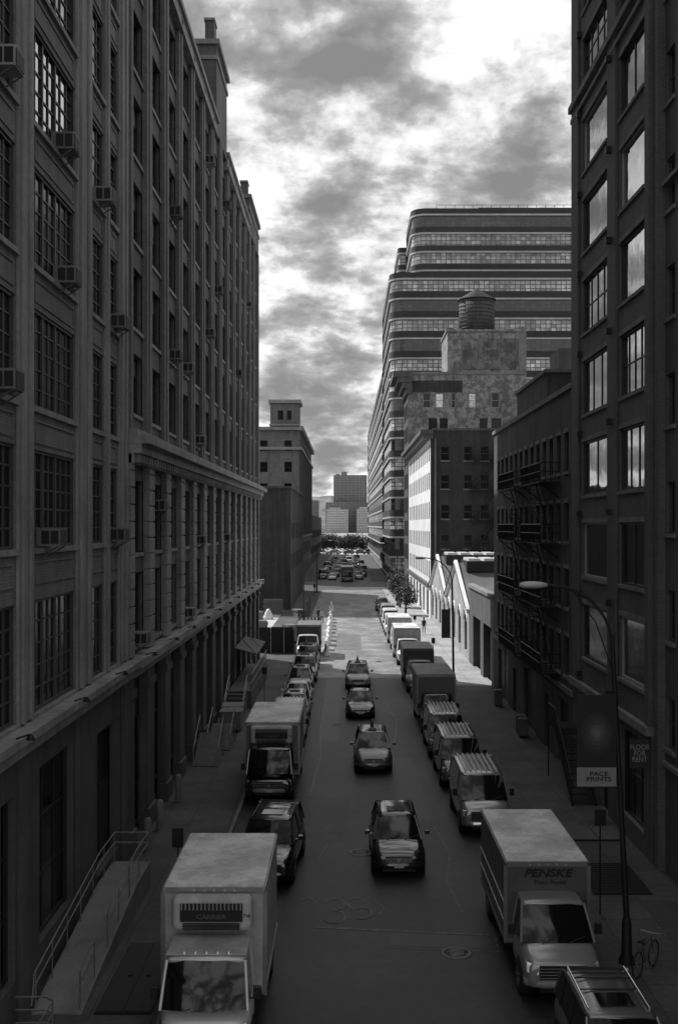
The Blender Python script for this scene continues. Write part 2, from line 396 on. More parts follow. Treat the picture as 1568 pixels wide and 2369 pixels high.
B=top('brick_building','brown brick building with narrow windows and stone courses','building',(14,28,0))
X=10.95
nz=[4.4+3.66*k for k in range(11)]
cc=(36.0,33.0,30,26.5)
ops=[(a,a+1.0,z,z+1.75) for a in cc for z in nz]+[(31,34.8,.2,3.4)]
mb=MB(); mb.facade(WR(X),12,37.55,-.2,46,ops,.25); shell(mb,X,40,12,37.55,46,'L',0)
child('wall',mb.mesh('wall',[brick_right]),B)
boxes('corner_pier',B,[brick_right],[(X-.25,X+.1,37.1,37.5,-.2,46)])
boxes('string_course',B,[concrete],[(X-.15,X+.1,12,37.05,z,z+.14) for z in (3.8,23.6,30.2)])
nw=winmesh(1.0,1.75,1,2,frame_md,gl_dull,.06,.07,sill=.2)
addwins(B,[(nw,(X+.12,a+.5,z),RR) for a in cc for z in nz])
mb=MB()
for k in range(11): mb.box(X+.2,X+.28,31,34.8,.1+k*.3,.36+k*.3)
child('roller_door',mb.mesh('door',[frame_dk]),B)

# ---- brick building with fire escapes
B=top('brick_tenement','old four storey brick building carrying iron fire escapes','building',(15,64,0))
X=10.7; F=[4.7,8.0,11.2,14.6]
cl=[52.0+1.95*k for k in range(13)]
ops=[(a,a+1.0,z,z+1.9) for a in cl for z in F]+[(52,54.8,.1,3.4),(57,58.3,.1,3),(61,65,.1,3.5),(68,69.2,.1,2.9),(71.5,76,.1,3.4)]
mb=MB(); mb.facade(WR(X),50.95,78.2,-.2,18.5,ops,.3); shell(mb,X,34,50.95,78.2,18.1,'L',0,1)
child('wall',mb.mesh('wall',[brick_old,roofm]),B)
boxes('coping',B,[concrete],[(X-.12,X+.35,50.97,78.3,18.5,18.75),(X+.36,34,77.9,78.3,18.1,18.7),(X-.1,X+.1,50.97,78.25,3.9,4.15)])
tw=winmesh(1.0,1.9,1,2,frame_dk,gl_dull,.06,.06,sill=.22,head=.17); tw2=winmesh(1.0,1.9,1,2,frame_dk,gl_dull,.06,.06,blind=.4,sill=.22,head=.17)
addwins(B,[(random.choice((tw,tw,tw2)),(X+.13,a+.5,z),RR) for a in cl for z in F])
for a,b,t in ((52,54.8,3.4),(57,58.3,3),(61,65,3.5),(68,69.2,2.9),(71.5,76,3.4)):
    mb=MB(); mb.box(X+.2,X+.28,a,b,-.1,t)
    for k in range(9): mb.box(X+.17,X+.2,a+.05,b-.05,.1+k*t/10,.1+k*t/10+t/12)
    child('door',mb.mesh('d',[frame_dk]),B)
mb=MB(); shell(mb,11.7,28,63,74,20.9,'',0,0,z0=18.0); mb.box(11.55,28.2,62.85,74.15,20.9,21.1,1)
mb.box(13,16,66,69,21.1,22.8,1); mb.box(18,24,66,72,21.1,22.3,0)
mb.tube((17,65,21.1),(17,65,23.4),.12,8,2); mb.tube((26,64,21),(26,64,23),.2,8,2)
child('roof_house',mb.mesh('r',[brick_old,concrete,steel]),B)

def fire_escape(y0,y1,levels,label):
    o=top('fire_escape',label,'fire escape',(10.7,(y0+y1)/2,levels[0]),group='iron fire escapes on brick facade')
    px=-1.0; L2=(y1-y0)/2
    for i,z in enumerate(levels):
        zz=z-levels[0]; mb=MB()
        mb.box(px,-.02,-L2,L2,zz-.04,zz)
        k=-L2
        while k<=L2+.01: mb.tube((px,k,zz),(px,k,zz+.95),.014,4); k+=.22
        for s in (-L2,L2):
            for q in (-.25,-.5,-.75): mb.tube((q,s,zz),(q,s,zz+.95),.014,4)
        for h in (.5,.95): mb.path([(-.02,-L2,zz+h),(px,-L2,zz+h),(px,L2,zz+h),(-.02,L2,zz+h)],.024,4)
        for s in (-L2+.3,L2-.3): mb.tube((px,s,zz-.03),(-.02,s,zz-.8),.03,4)
        child('platform',mb.mesh('platform',[steel_dk]),o,world=False)
        if i<len(levels)-1:
            h=levels[i+1]-z; mb=MB(); a=-L2+.5; b=L2-.7
            for q in (-.3,-.85): mb.tube((q,a,zz),(q,b,zz+h),.035,4); mb.tube((q,a,zz+.8),(q,b,zz+h+.8),.02,4)
            n=12
            for j in range(1,n): mb.box(-.85,-.3,a+(b-a)*j/n-.1,a+(b-a)*j/n+.1,zz+h*j/n-.015,zz+h*j/n+.015)
            child('stair',mb.mesh('stair',[steel_dk]),o,world=False)
    mb=MB()
    for q in (-.25,.15): mb.tube((px-.03,q,-2.6),(px-.03,q,.2),.02,4)
    for j in range(9): mb.tube((px-.03,-.25,-2.5+j*.3),(px-.03,.15,-2.5+j*.3),.015,4)
    child('ladder',mb.mesh('ladder',[steel_dk]),o,world=False)
fire_escape(54,60,[4.6,7.9,11.1,14.2],'black iron fire escape on the old brick facade')
fire_escape(62.5,69,[4.6,7.9,11.1,14.2],'black iron fire escape above the loading doors')

# ---- low garage, gabled sheds
B=top('garage_building','low plain concrete garage with dark roller doors','building',(14,86,0))
mb=MB(); mb.facade(WR(10.7),78.3,94,-.2,6.7,[(79.5,84.3,-.2,4.4),(86,91,-.2,4.4)],.6); shell(mb,10.7,34,78.3,94,6.7,'L')
child('wall',mb.mesh('w',[stone_dk]),B)
mb=MB(); mb.box(10.5,11.1,78.32,94.05,6.7,6.95); child('coping',mb.mesh('w',[concrete]),B)
for a,b in ((79.5,84.3),(86,91)):
    mb=MB(); mb.box(11.22,11.3,a,b,-.1,4.4)
    for k in range(14): mb.box(11.19,11.23,a,b,k*.31,k*.31+.26)
    child('roller_door',mb.mesh('w',[frame_dk]),B)
for gi,(a,b) in enumerate(((94.1,115.0),(115.1,136.0))):
    B=top('gabled_shed','pale brick shed with street-facing gable and tall arched windows','shed',(14,(a+b)/2,0),group='row of gabled brick sheds')
    m_=(a+b)/2; e=4.7; pk=8.3; mb=MB()
    ops=[]
    for k in range(4):
        c=a+(b-a)*(k+.5)/4; ops.append((c-1.1,c+1.1,.8,4.0))
    mb.facade(WR(10.7),a,b,-.2,e,ops,.35)
    mb.add([(10.7,a,e),(10.7,b,e),(10.7,m_,pk)],[(0,1,2)]); mb.add([(34,a,e),(34,b,e),(34,m_,pk)],[(0,1,2)])
    shell(mb,10.7,34,a,b,e,'LT')
    child('wall',mb.mesh('w',[shed_brick]),B)
    mb=MB()
    for s,t in ((a,-.3),(b,.3)):
        mb.add([(10.35,s+t,e-.1),(34,s+t,e-.1),(34,m_,pk+.06),(10.35,m_,pk+.06)],[(0,1,2,3)])
        mb.add([(10.45,s+t,e),(10.75,s+t,e),(10.75,m_,pk+.35),(10.45,m_,pk+.35),(10.45,s+t,e-.35),(10.75,s+t,e-.35),(10.75,m_,pk),(10.45,m_,pk)],[(0,1,2,3),(4,5,6,7),(0,4,7,3),(1,5,6,2),(0,1,5,4)],1)
    child('roof',mb.mesh('w',[roofm,white_plaster]),B)
    mb=MB()
    for k in range(15):
        x=11.6+k*1.45
        mb.box(x,x+1.05,m_-2.4,m_+2.4,pk-.2,pk+.55)
    mb.box(11.4,33.2,m_-2.5,m_+2.5,pk-.7,pk+.3,1)
    child('skylight',mb.mesh('w',[M('skylight_glass%d'%gi,.75,.3,local=True),frame_dk]),B)
    for k in range(4):
        c=a+(b-a)*(k+.5)/4; mb=MB()
        mb.quad((11,c-1.1,.8),(11,c+1.1,.8),(11,c+1.1,4.0),(11,c-1.1,4.0),1)
        for q in range(5): mb.box(10.93,10.98,c-1.1+q*.53,c-1.04+q*.53,.8,4)
        for q in range(5): mb.box(10.94,10.99,c-1.1,c+1.1,.8+q*.75,.85+q*.75)
        pts=[(10.69,c+1.25*math.cos(math.pi*i/10),3.5+1.0*math.sin(math.pi*i/10)) for i in range(11)]
        for p,q in zip(pts,pts[1:]): mb.tube(p,q,.09,4,2)
        child('window',mb.mesh('w',[frame_dk,gl_dull,white_plaster]),B)

# ---- white-fronted tenement & dark side
B=top('brick_tenement','five storey tenement, white street front and dark brick side wall','building',(20,160,0))
X=10.7; Y=137
zs=[5.2,9,12.8,16.6,20.2]
mb=MB()
mb.facade(WR(X),Y,184,-.2,24,[(138.5+3.8*k,140.2+3.8*k,z,z+2.2) for k in range(12) for z in zs]+[(140+7*k,143.5+7*k,.2,3.6) for k in range(6)],.3,0)
sx=[12.0,14.9,17.0,21,24]
mb.facade(WF(Y),X,36,-.2,24,[(a,a+1.1,z,z+1.8) for a in sx for z in zs[1:]],.3,1)
shell(mb,X,36,Y,184,24,'LF',1,2)
child('wall',mb.mesh('w',[white_plaster,brick_dark,roofm]),B)
boxes('cornice',B,[stone_dk],[(9.4,11,Y-.3,184.2,23.6,24.1),(9.8,11,Y-.1,184,23.0,23.6),(11.003,36,Y-.1,Y+.3,24.0,24.3),(10.3,11,Y-.05,184,4.2,4.6)])
mb=MB(); mb.tube((11.3,Y-.15,0),(11.3,Y-.15,23),.1,8); child('drainpipe',mb.mesh('w',[concrete]),B)
a_=winmesh(1.7,2.2,1,2,frame_dk,gl_dull,.08,.08); c_=winmesh(1.1,1.8,1,2,frame_md,gl_dull,.08,.08,sill=.3); d_=winmesh(3.5,3.4,2,2,frame_dk,gl_dull,.1,.1)
addwins(B,[(c_,(a+.55,Y+.2,z),(0,0,0)) for a in sx for z in zs[1:]]+[(d_,(X+.24,141.75+7*k,.2),RR) for k in range(6)]+[(a_,(X+.08,139.35+3.8*k,z),RR) for k in range(12) for z in zs])
o=top('fire_escape','dark iron fire escape on side wall of tenement','fire escape',(17.8,136.9,9),group='iron fire escapes on brick facade')
for i in range(4):
    mb=MB(); z=i*3.8; mb.box(-2.2,2.2,-1,0,z-.05,z)
    for k in range(12): mb.tube((-2.2+k*.4,-1,z),(-2.2+k*.4,-1,z+1),.03,4)
    mb.tube((-2.2,-1,z+1),(2.2,-1,z+1),.04,4)
    if i<3: mb.tube((-1.8,-.5,z),(1.6,-.5,z+3.8),.07,4); mb.tube((-1.8,-.8,z+.8),(1.6,-.8,z+4.6),.03,4)
    child('platform',mb.mesh('platform',[steel_dk]),o,world=False)

# ---- peeling painted building with penthouse
B=top('painted_brick_building','tall loft building with peeling painted side wall and heavy cornice','building',(22,192,0))
X=10.7; Y=186
mb=MB(); up=[(13.2,14.6),(15.4,16.8),(18.1,18.9),(21.1,22.4),(25,26.4)]; lo=[(14.2,15.7),(16.1,17.5),(23,24.3),(25,26.7)]
mb.facade(WF(Y),X,31,-.2,38,[(a,b,32.2,34.8) for a,b in up]+[(a,b,28.4,30.4) for a,b in lo],.35,0)
zs=[6+4.1*k for k in range(7)]
mb.facade(WR(X),Y,199,-.2,38,[(187+3*k,189+3*k,z,z+2.7) for k in range(4) for z in zs],.5,1)
shell(mb,X,31,Y,199,38,'LF',1,2)
child('wall',mb.mesh('w',[brick_peel,brick_far,roofm]),B)
for k,(o_,z) in enumerate(((.4,34.6),(1.0,35.6),(1.8,36.6),(2.6,37.5))):
    mb=MB(); mb.box(X-o_,X+.6,Y-.2-.1*k,199+o_*.3,z,z+.98); child('cornice',mb.mesh('w',[stone_dk]),B)
mb=MB(); mb.box(X+.61,31.1,Y-.12,Y+.4,37.95,38.4); child('coping',mb.mesh('w',[concrete]),B)
mb=MB(); mb.box(X+.7,20,Y-.06,Y+.1,34.9,36.9); child('dark_painted_band',mb.mesh('w',[brick_dark]),B)
lst=[(winmesh(b-a,2.6,1,2,frame_lt,gl_right if i%2 else gl_dull,.1,.14),((a+b)/2,Y+.28,32.2),(0,0,0)) for i,(a,b) in enumerate(up)]+[(winmesh(b-a,2.0,2,1,frame_dk,gl_dull,.1,.1),((a+b)/2,Y+.28,28.4),(0,0,0)) for a,b in lo]
lst+=[(winmesh(2,2.7,2,2,frame_dk,gl_dull,.1,.1),(X+.4,188+3*k,z),RR) for k in range(4) for z in zs]
addwins(B,lst)
mb=MB(); mb.box(17.5,31,186.6,198,37.9,45.4); mb.box(17.3,18.4,186.4,187,45.4,46); mb.box(20,29.4,186.48,186.62,38.9,44.2,1)
mb.box(17.3,31.2,186.35,198.2,45.4,45.8); mb.box(29.8,31.1,186.45,187.2,37.9,46.3,2)
child('penthouse',mb.mesh('w',[brick_peel,brick_mural,concrete]),B)
o=top('water_tower','round wooden rooftop water tank with conical roof on penthouse','water tower',(23.2,192,45.8))
mb=MB(); mb.lathe([(3.05,.6),(3.15,.6),(3.1,6.2),(3.0,6.2),(0.01,6.2)],n=32); child('tank',mb.mesh('t',[wood_old]),o,world=False)
mb=MB(); mb.lathe([(3.4,6.1),(3.4,6.2),(.2,8.1),(.2,8.4),(.01,8.4)],n=32); child('roof',mb.mesh('t',[roofm]),o,world=False)
for k in range(8):
    mb=MB(); mb.lathe([(3.12,.9+k*.66),(3.19,.92+k*.66),(3.19,.99+k*.66),(3.12,1.01+k*.66)],n=32); child('hoop',mb.mesh('t',[steel_dk]),o,world=False)
mb=MB()
for a in (-2,2):
    for b in (-2,2): mb.box(a-.15,a+.15,b-.15,b+.15,0,.6)
mb.box(-3,3,-3,3,.45,.58)
child('base',mb.mesh('t',[steel_dk]),o,world=False)

# ---- banded industrial block with ribbon windows
def noofs(m):
    for n_ in m.node_tree.nodes:
        if n_.type=='TEX_BRICK': n_.offset=0
    return m
ribbon=noofs(M('ribbon_window_panes',.62,.2,0,.5,.06,brick=(1.1,.85,.1,.08,.3,),ior=1.9,fine=.5))
ribbon_d=noofs(M('ribbon_window_panes_dark',.07,.2,0,.6,.08,brick=(1.1,.85,.1,.25,.3),ior=1.8,fine=.4))
def outline(x0,y0,x1,y1,r,off=0):
    pts=[(x0-off,y1)]
    for i in range(9):
        t=math.pi+ (math.pi/2)*i/8
        pts.append((x0+r+(r+off)*math.cos(t),y0+r+(r+off)*math.sin(t)))
    pts.append((x1,y0-off)); return pts
def strip(mb,pts,z0,z1,mi=0):
    n=len(pts); vs=[(p[0],p[1],z0) for p in pts]+[(p[0],p[1],z1) for p in pts]
    mb.add(vs,[(i,i+1,n+i+1,n+i) for i in range(n-1)],mi)
def ring_slab(mb,po,pi,z0,z1,mi=0):
    strip(mb,po,z0,z1,mi); n=len(po)
    for z in (z0,z1):
        vs=[(p[0],p[1],z) for p in po]+[(p[0],p[1],z) for p in pi]; mb.add(vs,[(i,i+1,n+i+1,n+i) for i in range(n-1)],mi)
B=top('ribbon_window_warehouse','massive stepped warehouse with rounded corners and continuous ribbon windows','building',(40,300,0))
WC=[0]
def mass(x0,y0,x1,y1,r,z0,z1,sh=4.27):
    po=outline(x0,y0,x1,y1,r); pi=outline(x0,y0,x1,y1,r,-.35); pb=outline(x0,y0,x1,y1,r,.1)
    mw=MB(); wins=[]; bands=[]
    mw.add([(x0,y1,z1),(x0,y0+r,z1),(x0+r,y0,z1),(x1,y0,z1),(x1,y1,z1)],[(0,1,2,3,4)],1)
    mw.quad((x0,y1,z0),(x1,y1,z0),(x1,y1,z1),(x0,y1,z1),0); mw.quad((x1,y0,z0),(x1,y1,z0),(x1,y1,z1),(x1,y0,z1),0)
    ring_slab(mw,po,pi,z1-.9,z1+.3)
    z=z1-.9
    while z>z0+1:
        m=MB(); ring_slab(m,pb,pi,z-.38,z-.002); bands.append(m)
        wz=z-.38; wh=2.45
        m=MB(); strip(m,pi,max(z0,wz-wh),wz); wins.append(m)
        if wz-wh>z0: ring_slab(mw,po,pi,max(z0,z-sh),wz-wh-.003)
        z-=sh
    child('wall',mw.mesh('w',[brick_far,roofm]),B)
    for m in bands: child('concrete_band',m.mesh('w',[conc_band]),B)
    for m in wins: child('ribbon_window',m.mesh('w',[ribbon if (WC[0]*7)%5 not in(1,2) else ribbon_d]),B); WC[0]+=1
mass(9.4,232,80,278,3.2,0,66)
mass(9.3,278.1,80,460,1,0,51)
mass(14.4,238,80,258,3.2,66.3,81.5,4.1)
mass(12.4,258.1,80,278,1,66.3,78,4.1)
mb=MB(); mb.box(30,60,245,256,81.8,84)
child('roof_house',mb.mesh('w',[brick_far]),B)
mb=MB()
for k in range(30): mb.tube((20+k*2,238.6,81.8),(20+k*2,238.6,82.7),.05,4)
mb.tube((20,238.6,82.7),(78,238.6,82.7),.05,4); child('roof_railing',mb.mesh('w',[steel_dk]),B)

# ================================================================== LEFT FAR
B=top('brick_building','dark windowless brick building beside the vacant lot','building',(-18,170,0))
mb=MB(); mb.facade(WL(-7.8),152,197,-.2,17.2,[(156+5*k,158.2+5*k,z,z+2.4) for k in range(8) for z in (5.5,10)],.3); shell(mb,-28,-7.8,152,197,17.2,'R',0,1)
child('wall',mb.mesh('w',[brick_dark,roofm]),B)
boxes('coping',B,[brick_old],[(-28,-7.6,151.8,152.2,17.2,17.5),(-8.2,-7.6,152.21,197,17.2,17.5)])
dw=winmesh(2.2,2.4,2,2,frame_dk,gl_dull,.1,.1)
addwins(B,[(dw,(-8.0,157.1+5*k,z),RL) for k in range(8) for z in (5.5,10)])
B=top('stone_terminal_building','ornate stone warehouse with square corner tower and cornice','building',(-18,260,0))
X=-10; Y=232; XL=-25; mb=MB(); zs=[5+4.6*k for k in range(6)]
fx=[-13.2-5.2*k for k in range(3)]
mb.facade(WF(Y),XL,X,-.2,33,[(a,a+1.6,z,z+2.2) for a in fx for z in zs],.4,0)
mb.facade(WL(X),Y,312,-.2,33,[(234+4*k,236.2+4*k,z,z+3) for k in range(19) for z in zs],.5,0)
shell(mb,XL,X,Y,312,33,'FR',0,1)
mb.facade(WF(231.9),-16.2,-10.1,33.2,38.2,[(-14.6,-13.4,34.6,36.6),(-12.6,-11.6,34.6,36.6)],.3)
shell(mb,-16.2,-10.1,231.9,240,38.2,'F',0,1,z0=33)
child('wall',mb.mesh('w',[far_stone,roofm]),B)
boxes('cornice',B,[stone_tan],[(XL,X+.5,Y-.5,Y-.02,28.2,28.8),(X,X+.6,Y-.01,312,28.2,28.8),(XL,X+.6,Y-.6,Y-.02,32.4,33.1),(X,X+.9,Y-.01,312,32.3,33.3),(-16.6,-9.6,231.4,240.4,38.2,38.9),(-16.4,-9.9,231.6,240.2,33.35,33.7),(XL,X+.3,Y-.3,Y-.02,9.2,9.6),(X,X+.3,Y,312,9.2,9.7)])
boxes('pilaster',B,[stone_dk],[(X,X+.35,232.3+4*k,233.5+4*k,9.8,28.1) for k in range(20)])
w1=winmesh(1.6,2.2,1,2,frame_dk,gl_dull,.1,.1); w2=winmesh(2.2,3,2,2,frame_dk,gl_dull,.12,.1)
addwins(B,[(w1,(a+.8,Y+.3,z),(0,0,0)) for a in fx for z in zs]+[(winmesh(1.1,2,1,1,frame_dk,gl_dull),(-14,232.1,34.6),(0,0,0)),(winmesh(1,2,1,1,frame_dk,gl_dull),(-12.1,232.1,34.6),(0,0,0))]+[(w2,(X-.4,235.1+4*k,z),RL) for k in range(12) for z in zs])
B=top('pier_shed','low dark warehouse at the riverside end of the street','building',(-18,380,0))
mb=MB(); mb.facade(WL(-10.2),313,455,-.2,15,[(315+6*k,319+6*k,z,z+2.4) for k in range(23) for z in (3,8)],.4); shell(mb,-28,-10.2,313,455,15,'R')
child('wall',mb.mesh('w',[brick_old]),B)

# ================================================================== GROUND
def sheet(name,x0,x1,y0,y1,z,mat,label,cat):
    mb=MB(); mb.quad((x0,y0,z),(x1,y0,z),(x1,y1,z),(x0,y1,z)); return structure(name,mb.mesh(name,[mat]),label,cat)
sheet('ground',-4000,4000,-100,500,-.02,groundm,'flat grey city ground','ground')
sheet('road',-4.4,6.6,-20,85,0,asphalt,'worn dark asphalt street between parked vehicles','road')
sheet('road',-4.4,6.6,85,200.5,0,asphalt_lit,'asphalt street stretch with sunlight put into its colour','road')
sheet('road',-300,300,200.5,231.5,.0,asphalt_far,'wide asphalt avenue crossing the street','road')
sheet('road',-6.4,5.4,231.5,440,0,asphalt_far,'asphalt street beyond the avenue','road')
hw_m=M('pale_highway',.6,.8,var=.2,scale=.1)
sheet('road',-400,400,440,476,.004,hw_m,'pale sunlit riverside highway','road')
mb=MB(); mb.quad((-4000,500,-1.5),(4000,500,-1.5),(4000,2000,-1.5),(-4000,2000,-1.5))
water=M('river_water',.4,.3,0,.1,.02,ior=3.,bump=.1); structure('river',mb.mesh('river',[water]),'bright broad river reflecting the sky','river')
def pavement(x0,x1,y0,y1,side,label,mat=None):
    mb=MB(); mb.box(x0,x1,y0,y1,-.2,.13)
    structure('pavement',mb.mesh('p',[mat or pave]),label,'pavement')
    mb=MB(); xk=x1 if side>0 else x0
    mb.box(xk if side>0 else xk-.16,xk+.16 if side>0 else xk,y0,y1,-.2,.126)
    structure('kerb',mb.mesh('k',[kerbm],.015),'worn granite kerb along the street','kerb')
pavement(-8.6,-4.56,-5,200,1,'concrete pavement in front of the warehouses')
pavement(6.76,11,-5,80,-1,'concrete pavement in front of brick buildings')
pavement(6.76,11,80,200,-1,'concrete pavement by the sheds, coloured lighter for sunlight',pave_lit)
pavement(-10.5,-6.4,232,438,1,'concrete pavement by the stone warehouse')
pavement(5.56,9.5,232,438,-1,'concrete pavement by the ribbon window warehouse')
sheet('vacant_lot',-45,-8.62,96.6,151.9,.004,lotm,'pale gravel construction lot','vacant lot')
def patch(pts,z,mat,name,label):
    mb=MB(); mb.add([(x,y,z) for x,y in pts],[tuple(range(len(pts)))]); structure(name,mb.mesh(name,[mat]),label,'road surface')
patch([(1.2,30.8),(4.1,30.6),(4.2,31.5),(1.3,31.9)],.004,asphalt2,'road_patch','dark asphalt repair patch')
patch([(-1.5,60),(-.4,60),(-.3,84),(-1.5,84)],.004,asphalt2,'road_patch','long dark trench repair in the road')
patch([(2.2,44),(3.5,44),(3.4,56),(2.2,56)],.004,asphalt2,'road_patch','dark asphalt repair strip')
asph4=M('asphalt_patch_pale',.045,.6,var=.4,scale=.8,fine=.4)
patch([(-1.0,41),(.2,41.3),(.1,47),(-1.1,46.5)],.004,asph4,'road_patch','paler worn asphalt patch')
patch([(-3.6,31),(-2.2,30.8),(-2.0,34.5),(-3.5,34.8)],.004,asph4,'road_patch','paler worn asphalt patch')
asph3=M('asphalt_patch_mid',.13,.6,var=.4,scale=.8,fine=.3)
patch([(-1.2,104),(1.5,103.4),(1.6,118),(-.9,120.3)],.004,asph3,'road_patch','rough dark repair patch in sunlight')
patch([(1.2,138),(3.6,138.5),(3.4,152),(1.0,150)],.004,asph3,'road_patch','rough dark repair patch in sunlight')
patch([(-3.4,163),(.6,162),(.5,168),(-3.2,170)],.004,asph3,'road_patch','rough dark repair patch in sunlight')
def stroke(pts,w,mat,label,z=.008):
    mb=MB()
    for (a,b),(c,d) in zip(pts,pts[1:]):
        v=Vector((c-a,d-b)); n=Vector((-v.y,v.x)).normalized()*w/2
        mb.quad((a-n.x,b-n.y,z),(a+n.x,b+n.y,z),(c+n.x,d+n.y,z),(c-n.x,d-n.y,z)); z+=.0004
    structure('road_marking',mb.mesh('rm',[mat]),label,'road marking')
tar=M('faded_marking',.11,.5,var=.5,scale=4,peel=(5,.2))
def arc(cx,cy,r,a0,a1,n=9): return [(cx+r*math.cos(rad(a0+(a1-a0)*i/n)),cy+r*1.6*math.sin(rad(a0+(a1-a0)*i/n))) for i in range(n+1)]
stroke(arc(-.35,34.2,.33,160,-90)+arc(-.35,33.1,.33,90,-160),.06,tar,'faded painted utility scrawl on the asphalt')
stroke(arc(.35,34.3,.3,20,200)+arc(.5,33.4,.3,150,-130),.06,tar,'faded painted utility curl on the asphalt')
stroke([(-1.6,34.4),(-1.2,34.9),(-.9,34.3)],.06,tar,'faded painted utility dash')
stroke([(.9,34.6),(1.2,33.9),(1.0,33.2)],.06,tar,'faded painted utility dash')
stroke([(-1.0,32.25),(1.0,32.0),(4.3,31.6)],.09,tar,'faded line across the lane'); stroke([(1.0,30.7),(4.3,30.4),(4.35,31.7)],.05,tar,'sealed seam around repair')
stroke([(-1.6,48),(-1.3,56),(-1.5,64),(-1.35,75)],.05,tar,'wandering sealed crack'); stroke([(2.6,58),(3.1,66),(2.7,73)],.06,tar,'wandering sealed crack')
stroke([(1.3,70.5),(1.8,68.5),(2.6,70),(3.2,68)],.08,tar,'looping sealed crack')
stroke([(-.6,43.5),(-.9,42),(-.7,40.5),(-1.0,38.8)],.04,tar,'wandering sealed crack'); stroke([(3.6,33.5),(3.4,36.5),(3.8,39.5),(3.5,43)],.04,tar,'wandering sealed crack')
for (x,y) in ((.55,39.6),(3.1,30.3),(-.5,65),(1.9,82),(2.9,95)):
    mb=MB(); mb.lathe([(.01,.012),(.27,.012),(.27,.004),(.31,.004),(.31,.018),(.42,.018),(.44,.002)],n=28)
    for k in range(5): mb.box(-.2,.2,-.2+k*.09,-.16+k*.09,.012,.02)
    top('manhole_cover','round cast iron manhole cover set in the asphalt','manhole cover',(x,y,.002),mb.mesh('mh',[iron]),group='manhole covers in the road')
mb=MB(); mb.box(-.95,.95,-1.6,1.6,0,.03,1)
for k in range(16): mb.box(-.9,.9,-1.55+k*.2,-1.47+k*.2,.03,.05)
top('pavement_grate','steel pavement grate near brick building','grate',(8.9,36.3,.131),mb.mesh('g',[steel_dk,dark_void]))
mb=MB(); mb.box(-.7,.7,-2.2,2.2,0,.04,1); mb.box(-.66,-.02,-2.15,2.15,.04,.06); mb.box(.02,.66,-2.15,2.15,.04,.06); mb.box(-.3,-.2,-.1,.1,.06,.09); mb.box(.2,.3,-.1,.1,.06,.09)  # very dark flat panel with two leaves, laid on the pavement
top('pavement_panel','flat dark two-leaf panel beside the refrigerated truck','hatch',(-5.4,28.4,.131),mb.mesh('g',[steel_dk,dark_void]),group='cellar hatches')
mb=MB(); mb.box(-1,1,-.9,.9,0,.05); mb.box(-.98,-.02,-.88,.88,.05,.07,1); mb.box(.02,.98,-.88,.88,.05,.07,1)
top('pavement_panel','steel cellar doors flush in the pavement','hatch',(9.5,41.5,.131),mb.mesh('g',[steel_dk,stone_dk]),group='cellar hatches')

# ================================================================== VEHICLES
def wheel_mesh(r,w=.2):
    t=MB(); t.lathe([(r*.62,-w/2),(r*.9,-w/2),(r,-w*.35),(r,w*.35),(r*.9,w/2),(r*.62,w/2)],'X',n=24)
    m=MB(); m.lathe([(.01,-w*.42),(r*.2,-w*.44),(r*.2,-w*.36),(r*.55,-w*.30),(r*.64,-w*.48)],'X',n=24); m.lathe([(.01,w*.42),(r*.2,w*.44),(r*.2,w*.36),(r*.55,w*.30),(r*.64,w*.48)],'X',n=24)
    for s in (-1,1):
        for k in range(5):
            a=2*math.pi*k/5; m.tube((s*w*.40,r*.15*math.cos(a),r*.15*math.sin(a)),(s*w*.44,r*.6*math.cos(a),r*.6*math.sin(a)),.028,4)
    return t.mesh('tyre',[tyre_m]),m.mesh('rim',[rim_m])
WH={r:wheel_mesh(r,w) for r,w in ((.33,.2),(.36,.22),(.38,.22),(.42,.26))}
SPEC={
 'suv':dict(L=4.5,W=1.84,zb=.26,hf=.86,cy=1.1,cz=1.06,rz=1.1,y0=.98,y2=1.85,y3=3.95,y1=4.38,zt=1.66,wt=.70,r=.36,wf=.85,wr=.85,tp=.66),
 'bigsuv':dict(L=4.8,W=1.92,zb=.3,hf=.98,cy=1.3,cz=1.14,rz=1.16,y0=1.22,y2=1.95,y3=4.4,y1=4.72,zt=1.8,wt=.76,r=.38,wf=.95,wr=.95,tp=.76),
 'sedan':dict(L=4.6,W=1.8,zb=.22,hf=.70,cy=1.25,cz=.93,rz=1.0,y0=1.1,y2=2.05,y3=3.2,y1=4.05,zt=1.44,wt=.68,r=.33,wf=.9,wr=.95,tp=.62),
 'van':dict(L=5.4,W=1.98,zb=.3,hf=1.08,cy=.85,cz=1.26,rz=1.3,y0=.70,y2=1.42,y3=5.2,y1=5.36,zt=2.08,wt=.82,r=.38,wf=.85,wr=1.1,panel=True,tp=.8),
 'vancab':dict(L=2.5,W=1.98,zb=.38,hf=1.14,cy=.9,cz=1.33,rz=1.35,y0=.78,y2=1.45,y3=2.35,y1=2.45,zt=2.1,wt=.82,r=.42,wf=.85,wr=None,panel=True,tp=.8),
 'coe':dict(L=1.85,W=2.04,zb=.42,hf=1.1,cy=.25,cz=1.32,rz=1.35,y0=.10,y2=.48,y3=1.7,y1=1.8,zt=2.28,wt=.86,r=.42,wf=.65,wr=None,panel=True,tp=.88),
}
PC={}
